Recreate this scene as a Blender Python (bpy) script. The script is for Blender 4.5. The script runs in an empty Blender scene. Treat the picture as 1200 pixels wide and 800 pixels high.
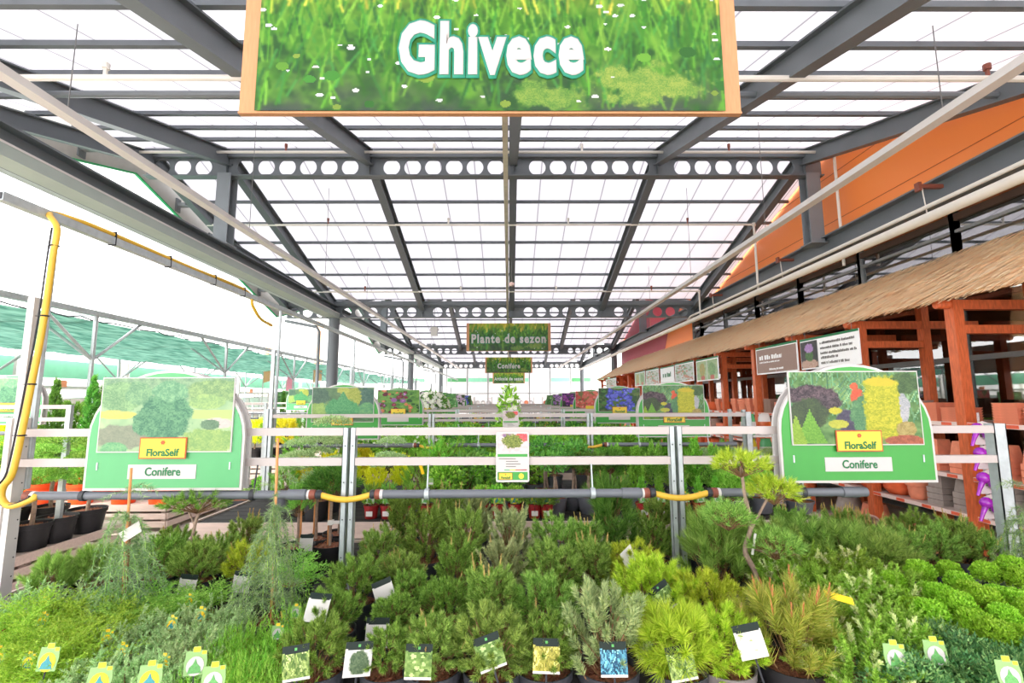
import bpy, math, random
import numpy as np
from mathutils import Vector, Matrix, Euler
R = math.radians
PI = math.pi
rng = np.random.default_rng(7)
random.seed(7)
SC = bpy.context.scene
COL = SC.collection

# ------------------------------------------------------------------ camera
CAM_Z = 1.75
FPX = 563.0
cam_d = bpy.data.cameras.new('camera')
cam_d.sensor_width = 36.0
cam_d.lens = 36.0 * FPX / 1200.0
cam_d.clip_start = 0.05
cam_d.clip_end = 500
cam = bpy.data.objects.new('camera', cam_d)
COL.objects.link(cam)
CM = (Matrix.Rotation(R(-0.4), 4, 'Z') @ Matrix.Rotation(R(90 + 7.0), 4, 'X') @ Matrix.Rotation(R(-0.2), 4, 'Z'))
cam.matrix_world = Matrix.Translation((0, 0, CAM_Z)) @ CM
SC.camera = cam
C3 = CM.to_3x3()


def ray(px, py):
    return C3 @ Vector(((px - 600) / FPX, (400 - py) / FPX, -1.0))


def atY(px, py, Y):
    d = ray(px, py); t = Y / d.y
    return Vector((d.x * t, Y, CAM_Z + d.z * t))


def atZ(px, py, z):
    d = ray(px, py); t = (z - CAM_Z) / d.z
    return Vector((d.x * t, d.y * t, z))


def xAt(px, Y, z):
    """x on the vertical plane of depth Y and at height z that the photo shows in column px"""
    inv = C3.transposed()
    lo, hi = -60.0, 60.0
    for _ in range(40):
        m = (lo + hi) / 2
        v = inv @ Vector((m, Y, z - CAM_Z))
        if 600 + FPX * v.x / -v.z < px: lo = m
        else: hi = m
    return (lo + hi) / 2


# ------------------------------------------------------------------ objects
def tag(o, label=None, cat=None, group=None, kind=None):
    if label: o['label'] = label
    if cat: o['category'] = cat
    if group: o['group'] = group
    if kind: o['kind'] = kind
    return o


def thing(name, label, cat, loc=(0, 0, 0), rz=0.0, group=None, kind=None, scale=None):
    o = bpy.data.objects.new(name, None)
    COL.objects.link(o)
    o.location = loc
    o.rotation_euler = (0, 0, rz)
    o.empty_display_size = 0.05
    if scale: o.scale = (scale, scale, scale)
    return tag(o, label, cat, group, kind)


def part(name, me, parent=None, loc=(0, 0, 0), rot=(0, 0, 0), scale=None):
    o = bpy.data.objects.new(name, me)
    COL.objects.link(o)
    o.parent = parent
    o.location = loc
    o.rotation_euler = rot
    if scale is not None:
        o.scale = scale if hasattr(scale, '__len__') else (scale,) * 3
    return o


ORD = ['first', 'second', 'third', 'fourth', 'fifth', 'sixth', 'seventh', 'eighth', 'ninth', 'tenth', 'eleventh', 'twelfth',
       'thirteenth', 'fourteenth', 'fifteenth', 'sixteenth', 'seventeenth', 'eighteenth', 'nineteenth', 'twentieth']
TENS = {2: 'twenty', 3: 'thirty', 4: 'forty', 5: 'fifty'}


def ordn(i):
    if i < 20: return ORD[i]
    n = i + 1
    t, u = divmod(n, 10)
    return (TENS[t] + 'tieth').replace('ytieth', 'ieth') if u == 0 else TENS[t] + '-' + ORD[u - 1]


def copy_tree(o, parent=None):
    c = o.copy(); COL.objects.link(c); c.parent = parent
    for ch in [x for x in o.children]:
        copy_tree(ch, c)
    return c


# ------------------------------------------------------------------ mesh builder
class MB:
    def __init__(s):
        s.v = []; s.f = []; s.m = []; s.mats = []; s.cur = 0

    def mat(s, m):
        if m not in s.mats: s.mats.append(m)
        s.cur = s.mats.index(m)
        return s

    def add(s, verts, faces):
        b = len(s.v)
        s.v += [tuple(v) for v in verts]
        s.f += [tuple(i + b for i in f) for f in faces]
        s.m += [s.cur] * len(faces)
        return s

    def box(s, c, d, rot=None):
        hx, hy, hz = d[0] / 2, d[1] / 2, d[2] / 2
        vs = [Vector((x, y, z)) for x in (-hx, hx) for y in (-hy, hy) for z in (-hz, hz)]
        if rot is not None: vs = [rot @ v for v in vs]
        vs = [v + Vector(c) for v in vs]
        return s.add(vs, [(0, 1, 3, 2), (4, 6, 7, 5), (0, 4, 5, 1), (2, 3, 7, 6), (0, 2, 6, 4), (1, 5, 7, 3)])

    def b2(s, p0, p1):
        c = [(a + b) / 2 for a, b in zip(p0, p1)]
        d = [abs(b - a) for a, b in zip(p0, p1)]
        return s.box(c, d)

    def bar(s, p0, p1, w, h, up=(0, 0, 1)):
        p0 = Vector(p0); p1 = Vector(p1); y = (p1 - p0)
        L = y.length; y.normalize()
        x = y.cross(Vector(up))
        if x.length < 1e-5: x = y.cross(Vector((0, 1, 0)))
        x.normalize(); z = x.cross(y)
        M = Matrix((x, y, z)).transposed()
        return s.box((p0 + p1) / 2, (w, L, h), M)

    def prism(s, prof, p0, p1, up=(0, 0, 1)):
        """profile of (x, z) points swept from p0 to p1"""
        p0 = Vector(p0); p1 = Vector(p1); y = (p1 - p0).normalized()
        x = y.cross(Vector(up)); x.normalize(); z = x.cross(y)
        n = len(prof)
        vs = [p0 + x * a + z * b for a, b in prof] + [p1 + x * a + z * b for a, b in prof]
        fs = [(i, (i + 1) % n, n + (i + 1) % n, n + i) for i in range(n)]
        fs += [tuple(range(n))[::-1], tuple(range(n, 2 * n))]
        return s.add(vs, fs)

    def ibeam(s, p0, p1, w, h, tf=0.02, tw=0.014, up=(0, 0, 1)):
        a, b, c = w / 2, h / 2, tw / 2
        prof = [(-a, -b), (a, -b), (a, -b + tf), (c, -b + tf), (c, b - tf), (a, b - tf), (a, b), (-a, b), (-a, b - tf), (-c, b - tf), (-c, -b + tf), (-a, -b + tf)]
        return s.prism(prof, p0, p1, up)

    def tube(s, pts, r, n=8, cap=True):
        pts = [Vector(p) for p in pts]
        rs = r if hasattr(r, '__len__') else [r] * len(pts)
        vs = []
        prev = None
        for i, p in enumerate(pts):
            t = (pts[min(i + 1, len(pts) - 1)] - pts[max(i - 1, 0)]).normalized()
            if prev is None:
                u = t.cross(Vector((0, 0, 1)))
                if u.length < 1e-3: u = t.cross(Vector((1, 0, 0)))
            else:
                u = prev - t * prev.dot(t)
            u.normalize(); prev = u
            w = t.cross(u)
            for k in range(n):
                a = 2 * PI * k / n
                vs.append(p + (u * math.cos(a) + w * math.sin(a)) * rs[i])
        fs = []
        for i in range(len(pts) - 1):
            for k in range(n):
                fs.append((i * n + k, i * n + (k + 1) % n, (i + 1) * n + (k + 1) % n, (i + 1) * n + k))
        if cap:
            fs.append(tuple(range(n))[::-1]); fs.append(tuple(range((len(pts) - 1) * n, len(pts) * n)))
        return s.add(vs, fs)

    def lathe(s, prof, n=24, c=(0, 0, 0), sx=1.0, sy=1.0, rot=None):
        vs = []
        for r, z in prof:
            for k in range(n):
                a = 2 * PI * k / n
                v = Vector((r * math.cos(a) * sx, r * math.sin(a) * sy, z))
                if rot is not None: v = rot @ v
                vs.append(v + Vector(c))
        fs = []
        for i in range(len(prof) - 1):
            for k in range(n):
                fs.append((i * n + k, i * n + (k + 1) % n, (i + 1) * n + (k + 1) % n, (i + 1) * n + k))
        if prof[0][0] > 1e-6: fs.append(tuple(range(n))[::-1])
        if prof[-1][0] > 1e-6: fs.append(tuple(range((len(prof) - 1) * n, len(prof) * n)))
        return s.add(vs, fs)

    def plate(s, poly, y0, y1):
        """polygon of (x, z) points as a plate between y0 (front) and y1"""
        n = len(poly)
        vs = [(x, y0, z) for x, z in poly] + [(x, y1, z) for x, z in poly]
        fs = [tuple(range(n)), tuple(range(n, 2 * n))[::-1]]
        fs += [(i, n + i, n + (i + 1) % n, (i + 1) % n) for i in range(n)]
        return s.add(vs, fs)

    def mesh(s, name, m=None, smooth=False):
        me = bpy.data.meshes.new(name)
        me.from_pydata(s.v, [], s.f)
        if m is not None:
            me.materials.append(m)
        else:
            for q in s.mats: me.materials.append(q)
            me.polygons.foreach_set('material_index', s.m)
        if smooth:
            me.polygons.foreach_set('use_smooth', [len(f) <= 4 for f in s.f])
        me.update()
        if smooth:
            me.set_sharp_from_angle(angle=R(42))
        return me

    def build(s, name, m=None, parent=None, smooth=False, loc=(0, 0, 0), rot=(0, 0, 0)):
        return part(name, s.mesh(name, m, smooth), parent, loc, rot)


def tri_mesh(name, tris, midx, mats):
    """tris: (n,3,3) float array; one material index per triangle"""
    n = len(tris)
    me = bpy.data.meshes.new(name)
    me.vertices.add(n * 3); me.loops.add(n * 3); me.polygons.add(n)
    me.vertices.foreach_set('co', np.ascontiguousarray(tris, dtype=np.float32).ravel())
    me.loops.foreach_set('vertex_index', np.arange(n * 3, dtype=np.int32))
    me.polygons.foreach_set('loop_start', np.arange(0, n * 3, 3, dtype=np.int32))
    me.polygons.foreach_set('loop_total', np.full(n, 3, dtype=np.int32))
    for m in mats: me.materials.append(m)
    me.polygons.foreach_set('material_index', np.asarray(midx, dtype=np.int32))
    me.update(calc_edges=True)
    me.validate()
    return me


# ------------------------------------------------------------------ materials
def lin(c):
    return tuple((x / 255 / 12.92) if x / 255 <= 0.04045 else ((x / 255 + 0.055) / 1.055) ** 2.4 for x in c[:3])


def newmat(name):
    m = bpy.data.materials.new(name); m.use_nodes = True
    nt = m.node_tree
    return m, nt, nt.nodes, nt.links, nt.nodes['Principled BSDF']


def M_(name, c, rough=0.55, metal=0.0, var=0.08, scale=18.0, bump=0.0, stretch=None, spec=0.4):
    """plain material with a soft noise mottling of the colour"""
    m, nt, N, L, P = newmat(name)
    P.inputs['Roughness'].default_value = rough
    P.inputs['Metallic'].default_value = metal
    P.inputs['Specular IOR Level'].default_value = spec
    c = lin(c)
    tc = N.new('ShaderNodeTexCoord'); no = N.new('ShaderNodeTexNoise'); no.inputs['Scale'].default_value = scale
    no.inputs['Detail'].default_value = 4
    if stretch:
        mp = N.new('ShaderNodeMapping'); mp.inputs['Scale'].default_value = stretch
        L.new(tc.outputs['Object'], mp.inputs['Vector']); L.new(mp.outputs['Vector'], no.inputs['Vector'])
    else:
        L.new(tc.outputs['Object'], no.inputs['Vector'])
    rp = N.new('ShaderNodeValToRGB')
    rp.color_ramp.elements[0].position = 0.3; rp.color_ramp.elements[1].position = 0.7
    rp.color_ramp.elements[0].color = (*[max(0, x * (1 - var)) for x in c], 1)
    rp.color_ramp.elements[1].color = (*[min(1, x * (1 + var)) for x in c], 1)
    L.new(no.outputs['Fac'], rp.inputs['Fac']); L.new(rp.outputs['Color'], P.inputs['Base Color'])
    if bump:
        b = N.new('ShaderNodeBump'); b.inputs['Strength'].default_value = bump; b.inputs['Distance'].default_value = 0.01
        L.new(no.outputs['Fac'], b.inputs['Height']); L.new(b.outputs['Normal'], P.inputs['Normal'])
    return m


def leafmat(name, cols, rough=0.5, trans=0.35, hue=0.03, val=0.25):
    """foliage: every needle or leaf takes its own shade, every plant its own slight hue"""
    m, nt, N, L, P = newmat(name)
    geo = N.new('ShaderNodeNewGeometry'); oi = N.new('ShaderNodeObjectInfo')
    rp = N.new('ShaderNodeValToRGB')
    el = rp.color_ramp.elements
    while len(el) < len(cols): el.new(0.5)
    for i, c in enumerate(cols):
        el[i].position = i / (len(cols) - 1); el[i].color = (*lin(c), 1)
    L.new(geo.outputs['Random Per Island'], rp.inputs['Fac'])
    hs = N.new('ShaderNodeHueSaturation')
    mr = N.new('ShaderNodeMapRange'); mr.inputs['To Min'].default_value = 0.5 - hue / 2; mr.inputs['To Max'].default_value = 0.5 + hue / 2
    mv = N.new('ShaderNodeMapRange'); mv.inputs['To Min'].default_value = 1 - val / 2; mv.inputs['To Max'].default_value = 1 + val / 2
    L.new(oi.outputs['Random'], mr.inputs['Value']); L.new(oi.outputs['Random'], mv.inputs['Value'])
    L.new(mr.outputs['Result'], hs.inputs['Hue']); L.new(mv.outputs['Result'], hs.inputs['Value'])
    L.new(rp.outputs['Color'], hs.inputs['Color'])
    L.new(hs.outputs['Color'], P.inputs['Base Color'])
    P.inputs['Roughness'].default_value = rough
    P.inputs['Specular IOR Level'].default_value = 0.35
    tr = N.new('ShaderNodeBsdfTranslucent'); L.new(hs.outputs['Color'], tr.inputs['Color'])
    mx = N.new('ShaderNodeMixShader'); mx.inputs['Fac'].default_value = trans
    L.new(P.outputs['BSDF'], mx.inputs[1]); L.new(tr.outputs['BSDF'], mx.inputs[2])
    L.new(mx.outputs['Shader'], N['Material Output'].inputs['Surface'])
    return m


def printmat(name, rough=0.35):
    m, nt, N, L, P = newmat(name)
    a = N.new('ShaderNodeVertexColor'); a.layer_name = 'print'
    L.new(a.outputs['Color'], P.inputs['Base Color'])
    P.inputs['Roughness'].default_value = rough
    P.inputs['Specular IOR Level'].default_value = 0.3
    return m


STEEL = M_('dark_grey_painted_steel', (104, 110, 114), 0.45, 0.0, 0.05, 3)
STEEL_L = M_('mid_grey_painted_steel', (122, 128, 132), 0.45, 0.0, 0.05, 3)
GALV = M_('galvanised_steel', (176, 184, 186), 0.38, 0.35, 0.10, 25)
WHITE_M = M_('white_powder_coat', (206, 202, 198), 0.4, 0, 0.02, 5)
RAIL_M = M_('pale_rail_coat', (184, 174, 170), 0.4, 0, 0.03, 6)
PIPE_W = M_('white_pipe', (226, 222, 212), 0.4, 0, 0.04, 4)
PIPE_G = M_('grey_plastic_pipe', (104, 108, 114), 0.4, 0, 0.05, 10)
HOSE = M_('yellow_hose', (220, 176, 60), 0.4, 0, 0.06, 10)
COUPL = M_('brown_red_coupling', (130, 72, 56), 0.45, 0, 0.15, 60)
DARKP = M_('dark_plastic', (52, 54, 58), 0.5, 0, 0.1, 20)
WIRE = M_('thin_wire', (120, 120, 118), 0.4, 0.6, 0.05)
BLACK = M_('black_cable', (24, 26, 34), 0.5)
POT_D = M_('charcoal_plastic_pot', (54, 56, 62), 0.5, 0, 0.08, 30)
POT_K = M_('black_plastic_pot', (34, 33, 36), 0.55, 0, 0.12, 30)
POT_T = M_('taupe_plastic_pot', (118, 112, 110), 0.5, 0, 0.05, 30)
POT_G = M_('grey_plastic_pot', (98, 100, 106), 0.5, 0, 0.05, 30)
POT_R = M_('dark_red_plastic_pot', (150, 34, 36), 0.45, 0, 0.1, 30)
POT_O = M_('orange_plastic_pot', (232, 84, 30), 0.45, 0, 0.06, 10)
BARK = M_('bark_mulch', (132, 82, 58), 0.9, 0, 0.55, 90, 0.9)
TWIG = M_('brown_twig', (128, 96, 66), 0.8, 0, 0.25, 60)
TRUNK = M_('grey_brown_trunk', (150, 128, 112), 0.85, 0, 0.25, 40, 0.4)
CANE = M_('bamboo_cane', (206, 142, 88), 0.6, 0, 0.15, 30)
TERRA = M_('terracotta', (240, 150, 116), 0.8, 0, 0.10, 14)
TERRA_O = M_('orange_terracotta', (232, 112, 66), 0.7, 0, 0.08, 14)
CLAY_B = M_('brown_grey_clay', (172, 142, 128), 0.85, 0, 0.12, 14)
CLAY_G = M_('grey_clay', (168, 158, 150), 0.85, 0, 0.10, 14)
WOOD_R = M_('red_brown_stained_timber', (206, 102, 58), 0.45, 0, 0.22, 9, 0.0, (6, 6, 1))
WOOD_P = M_('pale_whitewashed_wood', (198, 179, 168), 0.7, 0, 0.08, 8, 0.0, (1, 6, 6))
SIGN_G = M_('sign_green', (60, 150, 60), 0.4, 0, 0.02)
SIGN_GL = M_('faded_sign_green', (86, 165, 106), 0.35, 0, 0.02)
SIGN_W = M_('sign_white', (194, 190, 187), 0.45, 0, 0.01)
SIGN_Y = M_('sign_yellow', (224, 196, 56), 0.4, 0, 0.02)
SIGN_O = M_('sign_orange_red', (178, 84, 34), 0.4, 0, 0.02)
INK_G = M_('ink_dark_green', (22, 112, 62), 0.5, 0, 0.02)
INK_T = M_('ink_teal', (38, 140, 112), 0.5, 0, 0.02)
INK_B = M_('ink_grey', (120, 116, 112), 0.5, 0, 0.02)
CARD_K = M_('card_dark_green', (28, 56, 44), 0.4, 0, 0.05)
SIGN_EDGE = M_('light_oak_edge', (190, 138, 96), 0.5, 0, 0.08, 10, 0, (8, 8, 1))
ORANGE = M_('orange_cladding', (255, 144, 68), 0.42, 0, 0.03, 0.8)
MAGENTA = M_('magenta_cladding', (168, 50, 66), 0.45, 0, 0.03, 0.8)
RED_CL = M_('red_cladding', (214, 52, 70), 0.45, 0, 0.03, 0.8)
PRINT = printmat('printed_picture')
PRINT_M = printmat('printed_card', 0.5)
YEL_TAG = M_('yellow_tag', (250, 206, 30), 0.4, 0, 0.03)
POSTER_W = M_('poster_white', (250, 249, 247), 0.5, 0, 0.01)
WHITE_TAG = M_('white_tag', (214, 210, 204), 0.5, 0, 0.02)
# ------------------------------------------------------------------ printed pictures (colour per cell of a fine flat grid)
def vnoise(h, w, s, seed, asp=1.0):
    r = np.random.default_rng(seed)
    gh, gw = max(2, int(s) + 2), max(2, int(s * asp) + 2)
    g = r.random((gh + 1, gw + 1))
    y = np.linspace(0, gh - 1.001, h)[:, None]; x = np.linspace(0, gw - 1.001, w)[None, :]
    yi = y.astype(int); xi = x.astype(int); fy = y - yi; fx = x - xi
    fy = fy * fy * (3 - 2 * fy); fx = fx * fx * (3 - 2 * fx)
    return (g[yi, xi] * (1 - fx) + g[yi, xi + 1] * fx) * (1 - fy) + (g[yi + 1, xi] * (1 - fx) + g[yi + 1, xi + 1] * fx) * fy


def fbm(h, w, s, seed, asp=1.5):
    return 0.5 * vnoise(h, w, s, seed, asp) + 0.3 * vnoise(h, w, s * 2.3, seed + 1, asp) + 0.2 * vnoise(h, w, s * 5, seed + 2, asp)


def mixc(a, b, t):
    return np.asarray(a, float) * (1 - t[..., None]) + np.asarray(b, float) * t[..., None]


class Img:
    """row 0 is the bottom of the picture"""
    def __init__(s, w, h, c0, c1, n=6, seed=1):
        s.w, s.h = w, h
        s.Y, s.X = np.mgrid[0:h, 0:w]
        s.X = (s.X + .5) / w; s.Y = (s.Y + .5) / h
        s.seed = seed
        s.a = mixc(c0, c1, np.clip(fbm(h, w, n, seed, w / h) * 1.8 - .4, 0, 1))

    def blob(s, cx, cy, rx, ry, c0, c1, n=10, soft=.12, rag=.25, p=2.0):
        s.seed += 5
        nz = fbm(s.h, s.w, n, s.seed, s.w / s.h)
        d = (np.abs((s.X - cx) / rx) ** p + np.abs((s.Y - cy) / ry) ** p) ** (1 / p) + (nz - .5) * rag * 2
        k = np.clip((1 - d) / soft + .5, 0, 1)
        n2 = np.random.default_rng(s.seed).random((s.h, s.w)) * .5 + vnoise(s.h, s.w, n * 2, s.seed + 3, s.w / s.h) * .5
        c = mixc(c0, c1, np.clip(n2 * 1.6 - .3, 0, 1))
        s.a = s.a * (1 - k[..., None]) + c * k[..., None]
        return s

    def cone(s, cx, y0, y1, r, c0, c1):
        s.seed += 5
        t = np.clip((s.Y - y0) / (y1 - y0), 0, 1)
        k = ((np.abs(s.X - cx) < r * (1 - t)) & (s.Y > y0) & (s.Y < y1)).astype(float)
        n2 = np.random.default_rng(s.seed).random((s.h, s.w))
        s.a = s.a * (1 - k[..., None]) + mixc(c0, c1, n2) * k[..., None]
        return s

    def rect(s, x0, y0, x1, y1, c):
        k = (s.X > x0) & (s.X < x1) & (s.Y > y0) & (s.Y < y1)
        s.a[k] = c
        return s

    def strokes(s, n, cols, l0, l1, lean=.3, ymin=0, ymax=1, wd=1):
        r = np.random.default_rng(s.seed + 77)
        for _ in range(n):
            x = r.random() * s.w; y = (ymin + r.random() * (ymax - ymin)) * s.h
            L = l0 + r.random() * (l1 - l0); dx = (r.random() - .5) * 2 * lean
            c = np.asarray(cols[r.integers(len(cols))], float) * (0.85 + .3 * r.random())
            for t in range(int(L)):
                xx = int(x + dx * t + dx * t * t * .01); yy = int(y + t)
                if 0 <= yy < s.h:
                    for q in range(wd):
                        if 0 <= xx + q < s.w: s.a[yy, xx + q] = c
        return s

    def dots(s, n, cols, r0, r1, x0=0, y0=0, x1=1, y1=1, flat=.6):
        r = np.random.default_rng(s.seed + 99)
        for _ in range(n):
            cx = x0 + r.random() * (x1 - x0); cy = y0 + r.random() * (y1 - y0); q = r0 + r.random() * (r1 - r0)
            k = ((s.X - cx) * s.w) ** 2 + ((s.Y - cy) * s.h / flat) ** 2 < q * q
            s.a[k] = np.asarray(cols[r.integers(len(cols))], float) * (.9 + .1 * r.random())
        return s

    def haze(s, c, t):
        s.a = s.a * (1 - t) + np.asarray(c, float) * t
        return s


def print_mesh(img, w, h, name='picture', curve=0.0, mat=None):
    """flat picture in the XZ plane facing -Y, centred on x, bottom at z=0"""
    nx, ny = img.w, img.h
    xs = np.linspace(-w / 2, w / 2, nx + 1); zs = np.linspace(0, h, ny + 1)
    Xg, Zg = np.meshgrid(xs, zs)
    Yg = curve * (1 - (2 * Zg / h - 1) ** 2)
    co = np.stack([Xg, Yg, Zg], -1).reshape(-1, 3).astype(np.float32)
    i = np.arange(nx * ny); r = i // nx; c = i % nx; b = r * (nx + 1) + c
    q = np.stack([b, b + 1, b + nx + 2, b + nx + 1], 1).astype(np.int32)
    me = bpy.data.meshes.new(name)
    me.vertices.add(len(co)); me.loops.add(len(q) * 4); me.polygons.add(len(q))
    me.vertices.foreach_set('co', co.ravel()); me.loops.foreach_set('vertex_index', q.ravel())
    me.polygons.foreach_set('loop_start', np.arange(0, len(q) * 4, 4, dtype=np.int32))
    me.polygons.foreach_set('loop_total', np.full(len(q), 4, dtype=np.int32))
    me.update(calc_edges=True)
    a = np.clip(img.a, 0, 255) / 255
    l = np.where(a <= .04045, a / 12.92, ((a + .055) / 1.055) ** 2.4).reshape(-1, 3)
    l = (l ** 1.22) * .74
    l = np.concatenate([l, np.ones((len(l), 1))], 1)
    at = me.color_attributes.new('print', 'FLOAT_COLOR', 'CORNER')
    at.data.foreach_set('color', np.repeat(l, 4, 0).astype(np.float32).ravel())
    me.materials.append(mat or PRINT)
    return me


TXT = {}


def text_mesh(body, size, mat, offset=0.0, sx=1.0, extrude=0.001, align='CENTER', space=1.0, bold=0.0):
    key = (body, size, mat.name, offset, sx, extrude, align, space, bold)
    if key in TXT: return TXT[key]
    cu = bpy.data.curves.new('text', 'FONT')
    cu.body = body; cu.size = size; cu.offset = offset; cu.extrude = extrude
    cu.align_x = align; cu.align_y = 'BOTTOM_BASELINE'; cu.space_character = space
    cu.resolution_u = 3
    cu.bevel_depth = bold; cu.bevel_resolution = 0
    o = bpy.data.objects.new('text', cu); COL.objects.link(o)
    dg = bpy.context.evaluated_depsgraph_get(); dg.update()
    me = bpy.data.meshes.new_from_object(o.evaluated_get(dg))
    bpy.data.objects.remove(o)
    if bold:
        for v in me.vertices: v.co.z *= .12
    me.transform(Matrix.Rotation(R(90), 4, 'X') @ Matrix.Diagonal((sx, 1, 1, 1)))
    me.materials.clear(); me.materials.append(mat)
    TXT[key] = me
    return me


def letters(name, parent, body, size, mat, loc, **k):
    return part(name, text_mesh(body, size, mat, **k), parent, loc)


def marks(name, parent, x, y, z, w, h, m, seed=1):
    """a line of writing too small to read: a row of short strokes"""
    q = random.Random(seed); b = MB(); u = x
    while u < x + w:
        L = min(h * (.35 + .5 * q.random()), x + w - u)
        b.b2((u, y - .001, z), (u + L * .8, y + .001, z + h * (.62 + .38 * q.random())))
        u += L + (h * .5 if q.random() < .2 else h * .08)
    return b.build(name, m, parent)
# ------------------------------------------------------------------ the setting
def S(name, mb, m=None, label=None, cat=None, group=None, smooth=False):
    return tag(mb.build(name, m, smooth=smooth), label, cat, group, 'structure')


def floor_mat():
    m, nt, N, L, P = newmat('pale_concrete_paving')
    tc = N.new('ShaderNodeTexCoord'); br = N.new('ShaderNodeTexBrick')
    br.offset = 0.0
    br.inputs['Scale'].default_value = 1.0; br.inputs['Brick Width'].default_value = 4.0; br.inputs['Row Height'].default_value = 4.0
    br.inputs['Mortar Size'].default_value = 0.006
    br.inputs['Color1'].default_value = (*lin((206, 192, 183)), 1); br.inputs['Color2'].default_value = (*lin((199, 185, 176)), 1)
    br.inputs['Mortar'].default_value = (*lin((170, 158, 150)), 1)
    no = N.new('ShaderNodeTexNoise'); no.inputs['Scale'].default_value = 3; no.inputs['Detail'].default_value = 8
    mx = N.new('ShaderNodeMix'); mx.data_type = 'RGBA'; mx.blend_type = 'OVERLAY'; mx.inputs['Factor'].default_value = .25
    L.new(tc.outputs['Object'], br.inputs['Vector']); L.new(tc.outputs['Object'], no.inputs['Vector'])
    L.new(br.outputs['Color'], mx.inputs['A']); L.new(no.outputs['Color'], mx.inputs['B'])
    L.new(mx.outputs['Result'], P.inputs['Base Color']); P.inputs['Roughness'].default_value = .8
    return m


def roof_mat():
    """milky twin-wall polycarbonate: lets the daylight through, faint joints every 0.6 m"""
    m, nt, N, L, P = newmat('milky_polycarbonate')
    tc = N.new('ShaderNodeTexCoord'); sp = N.new('ShaderNodeSeparateXYZ')
    L.new(tc.outputs['Object'], sp.inputs['Vector'])
    md = N.new('ShaderNodeMath'); md.operation = 'PINGPONG'; md.inputs[1].default_value = 0.35
    L.new(sp.outputs['X'], md.inputs[0])
    lt = N.new('ShaderNodeMath'); lt.operation = 'LESS_THAN'; lt.inputs[1].default_value = 0.012
    L.new(md.outputs[0], lt.inputs[0])
    mx = N.new('ShaderNodeMix'); mx.data_type = 'RGBA'
    mx.inputs['A'].default_value = (.50, .495, .52, 1); mx.inputs['B'].default_value = (.27, .265, .28, 1)
    L.new(lt.outputs[0], mx.inputs['Factor'])
    tr = N.new('ShaderNodeBsdfTranslucent'); L.new(mx.outputs['Result'], tr.inputs['Color'])
    L.new(mx.outputs['Result'], P.inputs['Base Color']); P.inputs['Roughness'].default_value = .4
    ms = N.new('ShaderNodeMixShader'); ms.inputs['Fac'].default_value = .8
    L.new(P.outputs['BSDF'], ms.inputs[1]); L.new(tr.outputs['BSDF'], ms.inputs[2])
    L.new(ms.outputs['Shader'], N['Material Output'].inputs['Surface'])
    return m


def thatch_mat():
    m, nt, N, L, P = newmat('straw_reed')
    geo = N.new('ShaderNodeNewGeometry'); rp = N.new('ShaderNodeValToRGB')
    e = rp.color_ramp.elements
    e[0].color = (*lin((252, 204, 150)), 1); e[1].color = (*lin((255, 243, 208)), 1)
    e.new(.5).color = (*lin((255, 228, 182)), 1)
    L.new(geo.outputs['Random Per Island'], rp.inputs['Fac']); L.new(rp.outputs['Color'], P.inputs['Base Color'])
    P.inputs['Roughness'].default_value = .6
    return m


def glass_mat(name, tint=(0.9, 0.95, 0.93), fac=.55, rough=.02):
    m, nt, N, L, P = newmat(name)
    g = N.new('ShaderNodeBsdfGlossy'); g.inputs['Roughness'].default_value = rough
    t = N.new('ShaderNodeBsdfTransparent'); t.inputs['Color'].default_value = (*tint, 1)
    fr = N.new('ShaderNodeFresnel'); fr.inputs['IOR'].default_value = 1.45
    mr = N.new('ShaderNodeMapRange'); mr.inputs['To Min'].default_value = fac * .45; mr.inputs['To Max'].default_value = 1.0
    L.new(fr.outputs[0], mr.inputs['Value'])
    ms = N.new('ShaderNodeMixShader'); L.new(mr.outputs['Result'], ms.inputs['Fac'])
    L.new(t.outputs[0], ms.inputs[1]); L.new(g.outputs[0], ms.inputs[2])
    L.new(ms.outputs[0], N['Material Output'].inputs['Surface'])
    return m


ROOF = roof_mat(); THATCH = thatch_mat()
GLASS_D = glass_mat('tinted_window_glass', (.5, .55, .58), .95)
GLASS_S = glass_mat('shop_window_glass', (.86, .9, .88), .4)

S('floor', MB().b2((-40, -4, -.1), (14, 60, 0)), floor_mat(), 'pale concrete paving of the garden centre aisles', 'floor')

RID = [-15, -3, 9, 21, 33, 45]; VAL = [-9, 3, 15, 27, 39, 51]
ZR, ZV = 6.75, 4.95             # underside of sheets over ridges and valleys
XL, XR = -7.2, 6.42


def zroof(y):
    k = (y - 3) / 6.0
    f = abs(((k + 1) % 2) - 1)   # 0 at valleys, 1 at ridges
    return ZV + (ZR - ZV) * f


nodes_y = sorted(RID + VAL)
rb = MB()
for a, b in zip(nodes_y[:-1], nodes_y[1:]):
    za, zb = zroof(a), zroof(b)
    rb.add([(XL, a, za), (XR, a, za), (XR, b, zb), (XL, b, zb), (XL, a, za + .03), (XR, a, za + .03), (XR, b, zb + .03), (XL, b, zb + .03)],
           [(0, 3, 2, 1), (4, 5, 6, 7), (0, 1, 5, 4), (1, 2, 6, 5), (2, 3, 7, 6), (3, 0, 4, 7)])
S('ceiling', rb, ROOF, 'milky white translucent sheet roof folded into ridges and valleys', 'roof')

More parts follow.
